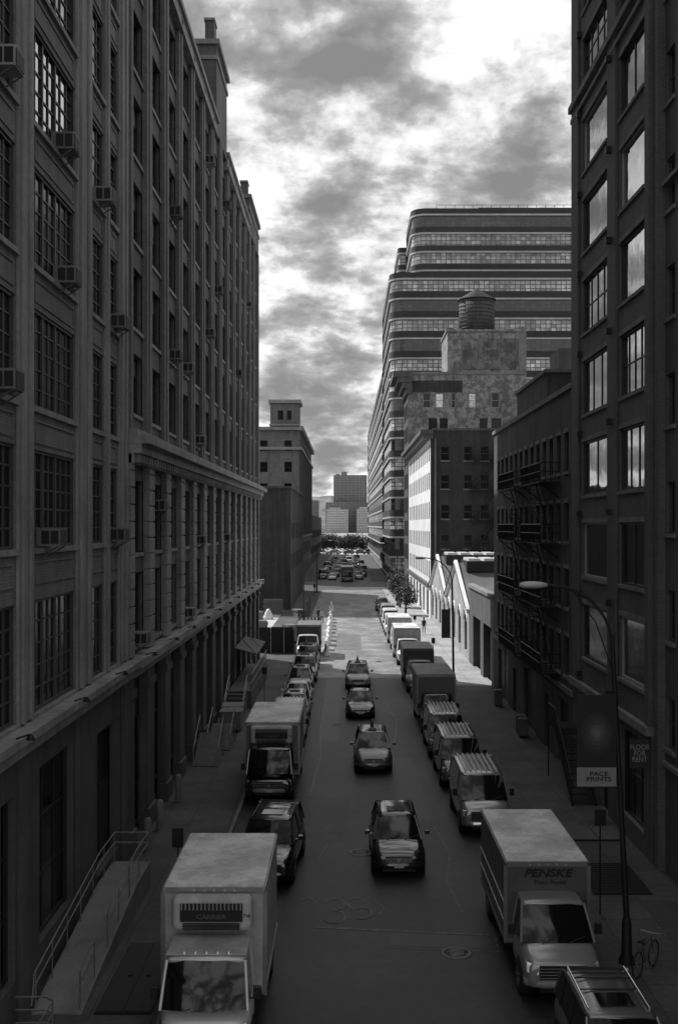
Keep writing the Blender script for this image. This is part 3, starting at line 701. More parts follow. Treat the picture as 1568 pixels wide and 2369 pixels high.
def parts(kind,pm):
    if (kind,pm.name) in PC: return PC[(kind,pm.name)]
    P=SPEC[kind]; hw=P['W']/2; L=P['L']; zb=P['zb']; hf=P['hf']; cz=P['cz']; rz=P['rz']; cy=P['cy']; out=[]; tp=P['tp']
    truckcab=P['wr'] is None
    st=[(0,tp,zb+.14,hf-.22,.0),(.06,tp*.45+.5,zb+.05,hf-.09,.02),(.2,tp*.25+.73,zb,hf-.01,.04),(max(.42,cy*.5),.985,zb,hf*.45+cz*.55,.06),(max(cy,.45),1,zb,cz,.05),(max(cy,.45)+.35,1,zb,cz,0),(L*.65,1,zb,(cz+rz)/2+.01,0),(L-.4,.98,zb,rz,0),(L-.1,.92,zb+.04,rz-.03,0),(L,.82,zb+.12,rz-.14,0)]
    st=sorted(st,key=lambda q:q[0])
    mb=MB(); rings=[]
    for y,k,b,t,c in st:
        h=t-b; w=hw*k
        half=[(w*.8,b),(w*.95,b+.06*h),(w,b+.3*h),(w*1.0,b+.6*h),(w*.97,b+.84*h),(w*.87,t),(w*.5,t+c*.75)]
        rings.append([(0,y,b)]+[(x,y,z) for x,z in half]+[(0,y,t+c)]+[(-x,y,z) for x,z in half[::-1]])
    mb.loft(rings)
    body=mb.mesh('body',[pm],0,2)
    r=P['r']; out.append(('body',body))
    ws=[P['wf']]+([L-P['wr']] if P['wr'] else [])
    for y in ws:
        for s in (-1,1):
            mb=MB(); mb.lathe([(.01,s*(hw-.35)),(r*1.16,s*(hw-.35)),(r*1.16,s*(hw+.004)),(r*1.0,s*(hw+.006)),(.01,s*(hw-.02))],'X',(0,y,r+.02),20)
            out.append(('wheel_arch',mb.mesh('arch',[plastic])))
    wb=hw*.90; wt=hw*P['wt']; y0,y1,y2,y3,zt=P['y0'],P['y1'],P['y2'],P['y3'],P['zt']; c0=cz-.03
    if P.get('panel'): wb=hw*.95
    mb=MB(); rows=[]
    for j in range(5):
        v=j/4; row=[]
        for i in range(9):
            u=-1+2*i/8; w=wb+(wt-wb)*v; y=y0+(y2-y0)*v-.13*(1-u*u)*(1-.4*v)-.03*math.sin(math.pi*v); row.append((u*w*.965,y,c0+(zt-.04-c0)*v+.015))
        rows.append(row)
    mb.loft(rows,0,False,True,False); out.append(('windshield',mb.mesh('ws',[gl_car])))
    mb=MB(); mb.quad((-wb*.9,y1,c0),(wb*.9,y1,c0),(wt*.9,y3,zt-.04),(-wt*.9,y3,zt-.04)); out.append(('rear_window',mb.mesh('rw',[pm if P.get('panel') else gl_car])))
    def sp(y,v,s): return (s*(wb+(wt-wb)*v),y,c0+(zt-.04-c0)*v)
    for s in (-1,1):
        mb=MB()
        if P.get('panel'):
            yd=y2+.75 if not truckcab else y3-.25
            mb.quad(sp(y0+.05,0,s),sp(yd,0,s),sp(yd,1,s),sp(y2,1,s))
            out.append(('side_window',mb.mesh('sw',[gl_car])))
            mb=MB(); mb.quad(sp(yd,0,s),sp(y1,0,s),sp(y3,1,s),sp(yd,1,s)); mb.tube(sp(yd,0,s),sp(yd,1,s),.03,4)
            if not truckcab:
                for q in (2.4,3.4,4.35): mb.quad(*[(p[0]*1.004,p[1],p[2]) for p in (sp(q,.2,s),sp(q+.85,.2,s),sp(q+.8,.85,s),sp(q,.85,s))],1)
            out.append(('side_panel',mb.mesh('sp',[pm,gl_car])))
        else:
            mb.quad(sp(y0,0,s),sp(y1,0,s),sp(y3,1,s),sp(y2,1,s)); out.append(('side_window',mb.mesh('sw',[gl_car])))
    for s in (-1,1):
        mb=MB(); mb.tube(sp(y0-.02,0,s),(s*wt,y2,zt-.03),.036,8); out.append(('front_pillar',mb.mesh('pl',[pm])))
        mb=MB(); mb.tube((s*wb*.97,y1,c0),(s*wt,y3,zt-.04),.05,8); out.append(('rear_pillar',mb.mesh('pl',[pm])))
        if not P.get('panel'):
            ym=(y2+y3)/2
            for q in ((ym-.12),(y3-.35)):
                mb=MB(); mb.tube(sp(q,0,s),sp(q,1,s),.03,4,0); out.append(('door_pillar',mb.mesh('pl',[plastic])))
    mb=MB(); rings=[]; n=9
    for j in range(n):
        v=j/(n-1); y=y2-.05+(y3-y2+.1)*v; cr=.045*math.sin(math.pi*min(1,.12+.76*v)); ez=-.035 if j in(0,n-1) else 0; w=wt*(1 if 0<j<n-1 else .93)
        rings.append([(-w,y,zt-.07),(-w*1.02,y,zt-.03),(-w*.92,y,zt+.005+cr*.5+ez),(-w*.5,y,zt+.02+cr*.9+ez),(0,y,zt+.025+cr+ez),(w*.5,y,zt+.02+cr*.9+ez),(w*.92,y,zt+.005+cr*.5+ez),(w*1.02,y,zt-.03),(w,y,zt-.07)])
    mb.loft(rings,0,True); out.append(('roof',mb.mesh('rf',[pm])))
    if kind=='van':
        mb=MB()
        for k in range(7): x=-wt*.78+k*wt*.26; mb.box(x-.02,x+.02,y2+.25,y3-.2,zt+.02,zt+.1)
        out.append(('roof_ribs',mb.mesh('rf',[P_white])))
    tall=hf>1.0
    for s in (-1,1):
        mb=MB(); a,b=(.52,.86) if not tall else (.62,.92)
        z1=hf-.10; z0_=hf-.25 if not tall else hf-.36
        x0,x1=s*hw*a,s*hw*b; dy=.0 if tall else .02; sw=.16 if not tall else .1
        vs=[(x0,dy-.01,z0_),(x1,dy+sw,z0_+.04),(x1,dy+sw+.06,z1+.01),(x0,dy+.04,z1-.02),(x0,.26,z0_),(x1*1.02,.46,z0_+.04),(x1*1.02,.5,z1+.02),(x0,.3,z1)]
        mb.add(vs,[(0,1,2,3),(1,5,6,2),(3,2,6,7),(0,4,5,1),(4,7,6,5),(0,3,7,4)])
        out.append(('headlight',mb.mesh('hl',[lampm],.015)))
    mb=MB(); gz0,gz1=hf-.34,hf-.13
    if tall: gz0=hf-.46
    gw=hw*(.5 if not tall else .6)
    mb.box(-gw,gw,-.012,.2,gz0,gz1,0)
    for k in range(4): z=gz0+.03+k*(gz1-gz0-.06)/3.5; mb.box(-gw*.98,gw*.98,-.026,-.006,z,z+.018,1)
    mb.box(-.06,.06,-.04,-.02,(gz0+gz1)/2-.05,(gz0+gz1)/2+.05,1)
    out.append(('grille',mb.mesh('gr',[plastic,chrome if kind in('suv','van') else signg])))
    mb=MB(); bz=zb+.06; rings=[]
    for i in range(9):
        u=-1+2*i/8; x=u*hw*.97; yy=-.05+.28*abs(u)**3.2
        rings.append([(x,yy,bz+.02),(x,yy-.03,bz+.08),(x,yy-.02,bz+.19),(x,yy+.12,bz+.22),(x,yy+.14,bz+.02)])
    mb.loft(rings,0,True); out.append(('bumper',mb.mesh('bp',[chrome if kind=='van' else (pm if not truckcab else signg)])))
    mb=MB(); mb.box(-hw*.6,hw*.6,-.03,.1,bz-.08,bz+.01); out.append(('lower_intake',mb.mesh('bp',[plastic])))
    mb=MB(); mb.box(-.16,.16,-.1,-.082,bz+.06,bz+.17); out.append(('license_plate',mb.mesh('pt',[plate_m])))
    for s in (-1,1):
        mb=MB(); ym=y0+.32; zz=cz+.08; big=P.get('panel')
        mb.box(min(s*(hw*.93),s*(hw+.14)),max(s*(hw*.93),s*(hw+.14)),ym,ym+.06,zz-.01,zz+.03)
        a=s*(hw+.04); b=s*(hw+.22); mb.box(min(a,b),max(a,b),ym-.03,ym+.09,zz-.01,zz+(.28 if big else .14))
        out.append(('mirror',mb.mesh('mr',[plastic if big else pm],.03,0,2)))
    for x in (-.35,.2):
        mb=MB(); mb.tube((x*hw*1.2,y0-.13,c0+.03),(x*hw*1.2+.45,y0+.0,c0+.16),.012,4); out.append(('wiper',mb.mesh('wp',[plastic])))
    if kind in('suv','bigsuv'):
        for s in (-1,1):
            mb=MB(); x=s*wt*.88; mb.tube((x,y2+.2,zt+.07),(x,y3-.1,zt+.07),.02,6)
            for q in (y2+.22,(y2+y3)/2,y3-.12): mb.tube((x,q,zt),(x,q,zt+.07),.02,5)
            out.append(('roof_rail',mb.mesh('rr',[chrome if kind=='bigsuv' else plastic])))
        if kind=='bigsuv':
            for q in (y2+1.1,y3-.75,y3-.5,y3-.25):
                mb=MB(); mb.tube((-wt*.86,q,zt+.085),(wt*.86,q,zt+.085),.016,5); out.append(('roof_crossbar',mb.mesh('rr',[plastic])))
        mb=MB(); q=y2+.3; mb.box(-wt*.5,wt*.5,q,q+.65,zt+.058,zt+.078); out.append(('sunroof',mb.mesh('sr',[gl_car])))
    PC[(kind,pm.name)]=out; return out
def wheels(o,xs,ys,r):
    for y in ys:
        for x in xs:
            w=child('wheel',WH[r][0],o,(x,y,r),world=False); child('rim',WH[r][1],w,(0,0,0),world=False)
def vehicle(kind,x,y,pm,name,label,cat,rot=0,group='vehicles on the street'):
    P=SPEC[kind]; o=top(name,label,cat,(x,y,.004),rot=rot,group=group)
    for n,me in parts(kind,pm): child(n,me,o,(0,0,0),world=False)
    hw=P['W']/2
    ys=[P['wf']]+([P['L']-P['wr']] if P['wr'] else [])
    wheels(o,(-hw+.1,hw-.1),ys,P['r'])
    return o
def text(s,size,mat,shear=0,off=0.0,sx=1,ext=.004):
    c=bpy.data.curves.new('t','FONT'); c.body=s; c.size=size; c.align_x='CENTER'; c.align_y='CENTER'; c.extrude=ext; c.shear=shear; c.offset=off; c.space_line=.85
    t=bpy.data.objects.new('t',c); COL.objects.link(t)
    me=bpy.data.meshes.new_from_object(t.evaluated_get(bpy.context.evaluated_depsgraph_get())); bpy.data.objects.remove(t)
    me.materials.clear(); me.materials.append(mat)
    me.transform(Matrix.Rotation(math.pi/2,4,'X')@Matrix.Diagonal((sx,1,1,1))); return me
def box_truck(x,y,cab,pm,bx,bw,bl,z0,z1,name,label,group='vehicles on the street',reefer=False,attic=False,rot=0,rm=None):
    o=vehicle(cab,x,y,pm,name,label,'truck',rot,group)
    L=SPEC[cab]['L']; b0=L+.08 if not attic else L-.25; b1=b0+bl; hw=bw/2
    mb=MB(); mb.box(-hw,hw,b0,b1,z0,z1-.05); child('cargo_box',mb.mesh('box',[bx],.035,0,2),o,world=False)
    mb=MB(); mb.box(-hw+.03,hw-.03,b0+.03,b1-.03,z1-.049,z1)
    for k in range(1,9): yy=b0+bl*k/9; mb.box(-hw+.06,hw-.06,yy-.01,yy+.01,z1,z1+.003)
    child('cargo_box_roof',mb.mesh('box',[rm or boxroof],.02),o,world=False)
    mb=MB()
    for s in (-1,1):
        xx=s*hw; mb.box(min(xx,xx+s*.02),max(xx,xx+s*.02),b0-.01,b1+.01,z1-.14,z1-.03); mb.box(min(xx,xx+s*.02),max(xx,xx+s*.02),b0,b1,z0-.04,z0+.08)
        mb.box(s*hw-.05,s*hw+.05,b0-.02,b0+.05,z0,z1-.16)
        k=b0+.4
        while k<b1-.2: mb.box(min(xx,xx+s*.008),max(xx,xx+s*.008),k,k+.04,z0+.08,z1-.14); k+=.6
    mb.box(-hw+.06,hw-.06,b0-.022,b0+.02,z1-.16,z1-.03); mb.box(-hw+.06,hw-.06,b0-.02,b0+.02,z0,z0+.1)
    for k in range(5): mb.box(-.5+k*.24,-.44+k*.24,b0-.035,b0-.02,z1-.12,z1-.08,1)
    child('trim',mb.mesh('tr',[steel if bx is not boxyel else boxgrey,lampm]),o,world=False)
    mb=MB(); mb.box(-.5,.5,L-.3,b1,.55,.78); mb.box(-hw*.9,hw*.9,b1-.1,b1+.12,.5,.62)
    mb.box(-hw+.1,-.5,b0+.5,b0+1.3,.45,.85); child('chassis',mb.mesh('ch',[steel_dk]),o,world=False)
    wheels(o,(-hw+.16,hw-.16),[b1-1.3],.42)
    if reefer:
        mb=MB(); zc=z1-.12; mb.box(-hw*.78,hw*.78,b0-.5,b0-.04,zc-.78,zc,0)
        child('refrigeration_unit',mb.mesh('ru',[boxwhite],.14,0,4),o,world=False)
        mb=MB(); mb.box(-hw*.6,hw*.6,b0-.53,b0-.49,zc-.54,zc-.12,0)
        for k in range(16): xx=-hw*.58+k*hw*1.13/15; mb.box(xx,xx+.03,b0-.56,b0-.525,zc-.26,zc-.1,1)
        for k in range(5): mb.box(-hw*.55,hw*.55,b0-.56,b0-.53,zc-.72+k*.035,zc-.705+k*.035,0)
        child('refrigeration_grille',mb.mesh('rg',[plastic,signg]),o,world=False)
        child('lettering',text('CARRIER',.14,M('lettering_dim_grey',.10,.5,local=True),0,.003,1.25),o,(0,b0-.545,zc-.42),world=False)
        child('lettering',text('710',.11,signd,0,.002),o,(hw*.68,b0-.515,zc-.41),world=False)
    return o,b0,z1
G1='vehicles parked along the kerb'; G2='cars driving down the street'
o,b0,z1=box_truck(-3.13,23.75,'coe',P_white,boxwhite,2.42,4.45,.85,3.42,'box_truck','white refrigerated box truck with stained roof parked by kerb',G1,True)
mb=MB(); mb.box(-.9,.9,.5,1.65,2.335,2.37)
child('cab_roof_panel',mb.mesh('rd',[boxwhite],.01),o,world=False)
for k in range(5):
    mb=MB(); mb.lathe([(.05,.0),(.05,.06),(.01,.09)],'Z',(-.5+k*.25,.55,2.34),10); child('marker_light',mb.mesh('rd',[lampm]),o,world=False)
vehicle('bigsuv',-2.75,35.6,P_black,'parked_suv','black suv parked slightly out from the kerb','car',-.07,G1)
box_truck(-3.3,46.4,'coe',P_black,boxgrey,2.4,5.5,.85,3.2,'box_truck','grey refrigerated box truck with black cab',G1,True)
vehicle('van',-3.2,57,P_white,'parked_van','white van parked behind grey box truck','van',0,G1)
vehicle('suv',-3.15,64.5,P_silver,'parked_car','silver hatchback parked along the kerb','car',0,G1)
vehicle('sedan',-3.2,70.2,P_white,'parked_car','white sedan parked along the kerb','car',0,G1)
vehicle('suv',-3.3,76.5,P_mid,'parked_suv','grey suv parked along the kerb','car',0,G1)
vehicle('bigsuv',-3.2,82.3,P_silver,'parked_suv','silver suv with roof rack parked at kerb','car',0,G1)
vehicle('bigsuv',-3.2,89.3,P_mid,'parked_suv','grey suv parked at the kerb','car',0,G1)
box_truck(-3.4,95.5,'vancab',P_white,boxdark,2.2,4.6,.8,2.95,'box_truck','small box truck parked near the vacant lot',G1,rm=boxgrey)
vehicle('suv',1.8,36.7,P_dark,'driving_suv','dark suv driving with bright headlights','car',0,G2)
def taxi_sign(o):
    mb=MB(); mb.add([(-.1,2.2,1.76),(.1,2.2,1.76),(.1,3.3,1.76),(-.1,3.3,1.76),(-.02,2.3,2.12),(.02,2.3,2.12),(.02,3.2,2.12),(-.02,3.2,2.12)],[(0,1,5,4),(1,2,6,5),(2,3,7,6),(3,0,4,7),(4,5,6,7),(0,3,2,1)])
    child('roof_sign',mb.mesh('rs',[signd],.01),o,world=False)
    mb=MB(); mb.box(-.2,.2,2.0,2.14,1.72,1.85); child('roof_light',mb.mesh('rs',[signg],.02),o,world=False)
taxi_sign(vehicle('suv',1.33,52.1,P_mid,'taxi_suv','silver taxi suv with rooftop sign','car',0,G2))
vehicle('sedan',.9,66.8,P_black,'driving_car','black sedan driving down the middle lane','car',0,G2)
taxi_sign(vehicle('suv',.88,78.8,P_yel,'taxi_suv','pale taxi suv with rooftop advert entering the shade','car',0,G2))
vehicle('bigsuv',5.72,20.5,P_mid,'parked_suv','grey suv with silver roof rails parked at kerb','car',0,G1)
o,b0,z1=box_truck(5.42,26.9,'vancab',P_yel,boxyel,2.24,5.3,.75,2.95,'rental_truck','rental box truck with lettering above the cab',G1,attic=True)
ldk=M('lettering_dark',.010,.5,local=True)
child('lettering',text('PENSKE',.30,ldk,.25,.008,1.25),o,(0,b0-.03,z1-.34),world=False)
child('lettering',text('Truck Rental',.15,ldk,.25,.0,1.1),o,(.05,b0-.03,z1-.58),world=False)
for z_ in (1.25,1.75):
    mb=MB(); mb.box(-1.15,-1.135,b0+.1,b0+5.2,z_,z_+.05); child('side_stripe',mb.mesh('ss',[signw]),o,world=False)
vehicle('van',5.42,41.6,P_silver,'parked_van','silver passenger van with ribbed roof','van',0,G1)
vehicle('van',5.3,49.0,P_mid,'parked_van','grey passenger van with ribbed roof','van',0,G1)
vehicle('van',5.25,55.3,P_silver,'parked_van','silver passenger van parked behind another','van',0,G1)
box_truck(5.35,61.5,'vancab',P_dark,boxgrey,2.25,5.2,.75,3.15,'box_truck','grey box truck with dark cab at the kerb',G1,rm=boxgrey)
vehicle('sedan',5.4,71.6,P_dark,'parked_car','dark sedan parked between box trucks','car',0,G1)
box_truck(5.35,77.2,'vancab',P_yel,boxyel,2.2,5.0,.75,2.9,'rental_truck','rental box truck half in sunlight',G1,rm=boxgrey)
box_truck(5.35,92,'vancab',P_white,boxwhite,2.25,5,.75,3.0,'box_truck','white box truck parked in full sunlight',G1)
box_truck(5.3,104,'vancab',P_white,boxwhite,2.25,5,.75,2.9,'box_truck','white box truck parked in sunlight',G1)
for y,p,l in ((117,P_white,'white'),(124.5,P_white,'white'),(132,P_silver,'silver')): vehicle('van',5.2,y,p,'parked_van',l+' van parked in sunlight by the sheds','van',0,G1)
vehicle('sedan',5.2,141,P_mid,'parked_car','grey sedan parked in sunlight','car',0,G1)
vehicle('suv',5.1,150,P_dark,'parked_car','dark suv parked near the trees','car',0,G1)
cn={'white_car_paint':'white','silver_car_paint':'silver','grey_car_paint':'grey','black_car_paint':'black','charcoal_car_paint':'dark'}
for x,y,k,p in ((-5.2,240,'van',P_black),(-3,236,'sedan',P_white),(2.9,238,'suv',P_silver),(3.9,250,'suv',P_dark),(-5,256,'suv',P_mid),(-2.4,250,'suv',P_dark),(-5,268,'sedan',P_silver),(4.2,264,'van',P_silver),(4.3,280,'suv',P_white),(-5,290,'van',P_black),(.2,262,'sedan',P_black),(4.2,305,'van',P_mid),(-2,300,'suv',P_white),(-5.1,320,'suv',P_dark),(1,340,'van',P_white),(4,330,'suv',P_dark),(-2.2,275,'suv',P_dark),(3.6,360,'van',P_dark),(-4,370,'suv',P_white),(0,390,'sedan',P_dark),(1,285,'suv',P_dark),(-.6,315,'van',P_black),(2.2,300,'suv',P_black),(-3.4,340,'van',P_dark)):
    vehicle(k,x,y,p,'distant_'+('van' if k=='van' else 'car'),'%s %s beyond the avenue crossing'%(cn[p.name],'van' if k=='van' else 'car'),'van' if k=='van' else 'car',0,'vehicles beyond the avenue')
box_truck(.3,228,'coe',P_black,boxdark,2.6,7,.8,3.2,'box_truck','large dark truck waiting at the avenue','vehicles beyond the avenue')
for k in range(16):
    vehicle(random.choice(('sedan','van','suv')),-13+(k%8)*5.2+R()*1.5,444+(k//8)*12+R()*5,random.choice((P_white,P_silver,P_dark)),'distant_car','car crossing on the sunlit riverside highway','car',math.pi/2,'cars on the riverside highway')

# ================================================================== STREET FURNITURE
headm=M('lamp_head_grey',.5,.4,local=True)
def lamp(x,y,h,arm,zr,label,tilt=0.,r=.085):
    o=top('street_lamp',label,'street lamp',(x,y,.13),group='cobra head street lamps')
    s=1 if arm>0 else -1; n=10
    mb=MB(); mb.lathe([(.22,0),(.22,.1),(.15,.25),(.13,1.1),(.095,1.25)],'Z',n=12); mb.tube((0,0,1.2),(tilt,0,h),r,10,0,r*.7)
    child('pole',mb.mesh('pole',[steel_dk]),o,world=False)
    pts=[(tilt+arm*(1-math.cos(math.pi/2*i/n)),0,h-.3+(zr+.3)*math.sin(math.pi/2*i/n)) for i in range(n+1)]
    mb=MB(); mb.path(pts,.04,8); mb.path([(tilt,0,h-.9),(tilt+arm*.25,0,h+zr*.25),(tilt+arm*.6,0,h+zr*.88)],.018,6); child('arm',mb.mesh('arm',[steel_dk]),o,world=False)
    ex,_,ez=pts[-1]; mb=MB(); rings=[]
    for t,w,hh in ((0,.06,.05),(.15,.11,.08),(.35,.16,.1),(.6,.15,.09),(.75,.08,.05)):
        rings.append([(ex+s*t,w*math.cos(a),ez+hh*math.sin(a)) for a in [2*math.pi*i/12 for i in range(12)]])
    mb.loft(rings,0); child('lamp_head',mb.mesh('head',[headm]),o,world=False)
    return o
lamp(7.6,29.3,8.9,-1.75,1.35,'steel street lamp with curved arm and banner',-.4)
lamp(7.75,78,8.0,-1.9,1.5,'dark street lamp with curved arm near garage',-.1)
lamp(-5.1,131,7.6,2.0,.9,'street lamp with curved arm by the vacant lot',0)
lamp(7.6,160,8,-1.9,1.2,'street lamp with curved arm near trees',0)
lamp(-5.1,190,8,1.9,1.2,'street lamp with curved arm at the corner',0)
o=top('street_banner','dark vertical banner with pale circle and white lettered foot','banner',(6.75,29.15,4.95))
mb=MB(); mb.box(-.53,.53,-.01,.01,.52,2.45,0); child('fabric',mb.mesh('f',[signd]),o,world=False)
mb=MB(); mb.box(-.53,.53,-.01,.01,0,.515); child('lower_panel',mb.mesh('f',[signg]),o,world=False)
mb=MB(); ms=[M('banner_ring_%d'%i,v,.6,local=True) for i,v in enumerate((.028,.04,.06,.09,.13))]
for i,r_ in enumerate((.46,.36,.27,.18,.1)):
    n=32; vs=[(r_*math.cos(2*math.pi*k/n)*.9,-.014-.003*i,1.45+r_*1.25*math.sin(2*math.pi*k/n)) for k in range(n)]; mb.add(vs,[tuple(range(n))],i)
child('circle_motif',mb.mesh('c',ms),o,world=False)
child('lettering',text('PACE\nPRINTS',.17,signd,0,.003,1.25),o,(.06,-.018,.27),world=False)
mb=MB(); mb.tube((-.53,0,2.46),(.72,0,2.46),.02,6); mb.tube((-.53,0,-.01),(.68,0,-.01),.02,6); child('bracket',mb.mesh('b',[steel_dk]),o,world=False)
o=top('rental_sign','grey projecting sign reading floor for rent','sign',(10.25,37.8,3.5))
mb=MB(); mb.box(-.34,.34,-.03,.03,0,1.0); child('panel',mb.mesh('p',[M('sign_midgrey',.04,.5,local=True)]),o,world=False)
child('lettering',text('FLOOR\nFOR\nRENT',.25,M('lettering_grey',.3,.5,local=True),0,.004,.85),o,(0,-.036,.52),world=False)
mb=MB(); mb.tube((-.34,0,1.05),(.42,0,1.05),.025,6); mb.tube((-.3,0,1.0),(-.3,0,1.06),.02,6); child('bracket',mb.mesh('p',[steel_dk]),o,world=False)
o=top('street_banner','small dark vertical banner on lamp post','banner',(7.2,77.9,3.9)); mb=MB(); mb.box(-.32,.32,-.01,.01,0,2.0); child('fabric',mb.mesh('f',[stone_dk]),o,world=False)
mb=MB(); mb.tube((-.32,0,2.02),(.5,0,2.02),.02,6); mb.tube((-.32,0,-.02),(.5,0,-.02),.02,6); child('bracket',mb.mesh('b',[steel_dk]),o,world=False)
def post_sign(x,y,h,w,hh,label,mat=signd):
    o=top('parking_sign',label,'sign',(x,y,.13),group='parking signs on thin posts')
    mb=MB(); mb.tube((0,0,0),(0,0,h),.025,6); child('post',mb.mesh('p',[steel_dk]),o,world=False)
    mb=MB(); mb.box(-w/2,w/2,-.05,-.035,h-hh,h); child('panel',mb.mesh('p',[mat],.005),o,world=False)
post_sign(-4.75,30.6,3.3,.32,.55,'parking sign seen from its dark back')
post_sign(-5.2,69,2.8,.3,.45,'parking sign on a thin post')
post_sign(7.1,88,2.7,.3,.45,'parking sign on a thin post')
post_sign(7.75,33,3.2,.35,.5,'parking sign beside the lamp post')
post_sign(7.0,110,2.7,.3,.45,'parking sign on a thin post')
for x,y in ((-7.25,42.2),(-7.25,39.6),(-7.2,46.5)):
    mb=MB(); mb.lathe([(.14,0),(.14,1.05),(.1,1.14),(.01,1.17)],'Z',n=14)
    top('bollard','stout steel bollard guarding the doorway','bollard',(x,y,.13),mb.mesh('b',[concrete]),group='bollards')
for x,y in ((9.9,60.5),(9.95,61.6),(10.0,71)):
    mb=MB(); mb.box(-.25,.25,-.3,.3,.1,1.0); mb.box(-.28,.28,-.33,.33,1.0,1.08); mb.tube((-.2,.3,.12),(.2,.3,.12),.1,10)
    top('waste_bin','wheeled bin standing against the brick wall','bin',(x,y,.13),mb.mesh('b',[stone_dk],.03),group='waste bins')
o=top('access_ramp','concrete access ramp with steel pipe handrails beside warehouse','ramp',(-7,31,.13))
def rz(y): return .04+max(0,min(1,(y-26.2)/7.0))*.82
mb=MB(); ys=[26.2,33.2,35.4]
for a,b in zip(ys,ys[1:]):
    x0,x1=-7.62,-6.4; za,zb_=rz(a)+.13,rz(b)+.13
    mb.add([(x0,a,.0),(x1,a,.0),(x1,b,.0),(x0,b,.0),(x0,a,za),(x1,a,za),(x1,b,zb_),(x0,b,zb_)],[(4,5,6,7),(0,1,5,4),(1,2,6,5),(2,3,7,6),(3,0,4,7)])
child('slab',mb.mesh('s',[M('ramp_concrete',.19,.8,var=.25,scale=1)]),o)
for xx in (-7.54,-6.46):
    mb=MB(); y=26.3
    for h in (.98,.65): mb.path([(xx,25.95,.45),(xx,26.2,rz(26.2)+.13+h),(xx,33.2,rz(33.2)+.13+h),(xx,35.3,rz(35.3)+.13+h)],.02,8)
    while y<35.4: mb.tube((xx,y,rz(y)+.1),(xx,y,rz(y)+1.11),.018,6); y+=1.49
    child('handrail',mb.mesh('h',[steel]),o)
mb=MB()
for h in (.98,.65): mb.tube((-7.54,35.3,rz(35)+.13+h),(-6.46,35.3,rz(35)+.13+h),.02,8)
child('end_rail',mb.mesh('h',[steel]),o)
o=top('steel_railing','galvanised pipe railing by the warehouse step','railing',(-7,23,.13))
mb=MB()
for h in (1.0,.7,.4): mb.path([(-7.6,24.9,h+.13),(-6.9,24.9,h+.13),(-6.7,24.7,h+.13),(-6.7,21,h+.13)],.022,8)
for y in (24.7,23.4,22.1): mb.tube((-6.7,y,.13),(-6.7,y,1.15),.022,6)
child('rail',mb.mesh('h',[steel]),o)
o=top('loading_dock','concrete loading dock with steps, railing and canopy','loading dock',(-7,68,.13))
mb=MB(); mb.box(-7.64,-6.1,70,84,0.1,1.25); child('platform',mb.mesh('s',[stone_dk],.02),o)
mb=MB()
for k in range(6): mb.box(-7.55,-6.3,66.6+k*.4,67.0+k*.4,.12,.3+k*.19)
child('steps',mb.mesh('s',[stone_dk]),o)
mb=MB()
for x in (-7.5,-6.35):
    mb.path([(x,66.6,1.2),(x,69.1,2.3),(x,70,2.3)],.03,6); mb.path([(x,66.6,.75),(x,69.1,1.8),(x,70,1.8)],.02,6)
    for k in range(4): mb.tube((x,66.7+k*.8,.15),(x,66.7+k*.8,1.2+k*.36),.02,6)
y=70
while y<84: mb.tube((-6.15,y,1.2),(-6.15,y,2.3),.025,6); y+=1.0
for h in (1.75,2.3): mb.tube((-6.15,70,h),(-6.15,84,h),.025,6)
child('railing',mb.mesh('r',[steel]),o)
mb=MB(); mb.add([(-7.6,74,3.6),(-7.6,82,3.6),(-6.1,82,3.2),(-6.1,74,3.2),(-7.6,74,3.5),(-7.6,82,3.5),(-6.1,82,3.1),(-6.1,74,3.1)],[(0,1,2,3),(4,5,6,7),(0,3,7,4),(3,2,6,7),(1,2,6,5)])
for y in (74.2,78,81.8): mb.tube((-7.7,y,4.8),(-6.2,y,3.2),.03,5)
child('canopy',mb.mesh('c',[stone_dk]),o)
for (x,y,h) in ((-6.9,54.5,1.2),(-6.7,58.2,1.0)):
    o=top('steel_ramp','folding steel dock ramp with side rails against the wall','ramp',(x,y,.13),group='steel loading ramps')
    mb=MB(); mb.add([(-.6,-1.4,.05),(.6,-1.4,.05),(.6,1.1,h),(-.6,1.1,h),(-.6,-1.4,0),(.6,-1.4,0),(.6,1.1,h-.12),(-.6,1.1,h-.12)],[(0,1,2,3),(4,5,6,7),(0,1,5,4),(1,2,6,5),(2,3,7,6),(3,0,4,7)])
    child('plate',mb.mesh('p',[stone_dk]),o,world=False)
    mb=MB()
    for s in (-.6,.6):
        mb.path([(s,-1.4,.05),(s,-1.3,.9),(s,1.1,h+.9),(s,1.1,0)],.025,6); mb.tube((s,0,h*.5),(s,0,h*.5+.95),.02,5)
    child('side_rail',mb.mesh('p',[steel]),o,world=False)
for (x,y) in ((-6.6,62.5),(-6.7,64.3)):
    mb=MB(); mb.box(-.6,.6,-.7,.7,.15,1.15); mb.box(-.65,.65,-.75,.75,1.15,1.22)
    for s in (-.45,.45):
        for t in (-.5,.5): mb.lathe([(.01,-.04),(.1,-.04),(.1,.04),(.01,.04)],'X',(s,t,.1),10)
    top('waste_bin','wheeled steel waste bin on the pavement','bin',(x,y,.13),mb.mesh('b',[concrete],.03),group='waste bins')
o=top('iron_stair','dark iron entrance stair with sloping handrails','staircase',(9.8,48.5,.13))
mb=MB()
for k in range(11): mb.box(9.6,10.55,45.8+k*.34,46.12+k*.34,.25+k*.22,.29+k*.22)
mb.box(9.6,10.55,49.5,51.2,2.62,2.7)
for x in (9.58,10.57): mb.tube((x,45.7,.15),(x,49.6,2.62),.06,4)
child('steps',mb.mesh('s',[steel_dk]),o)
mb=MB()
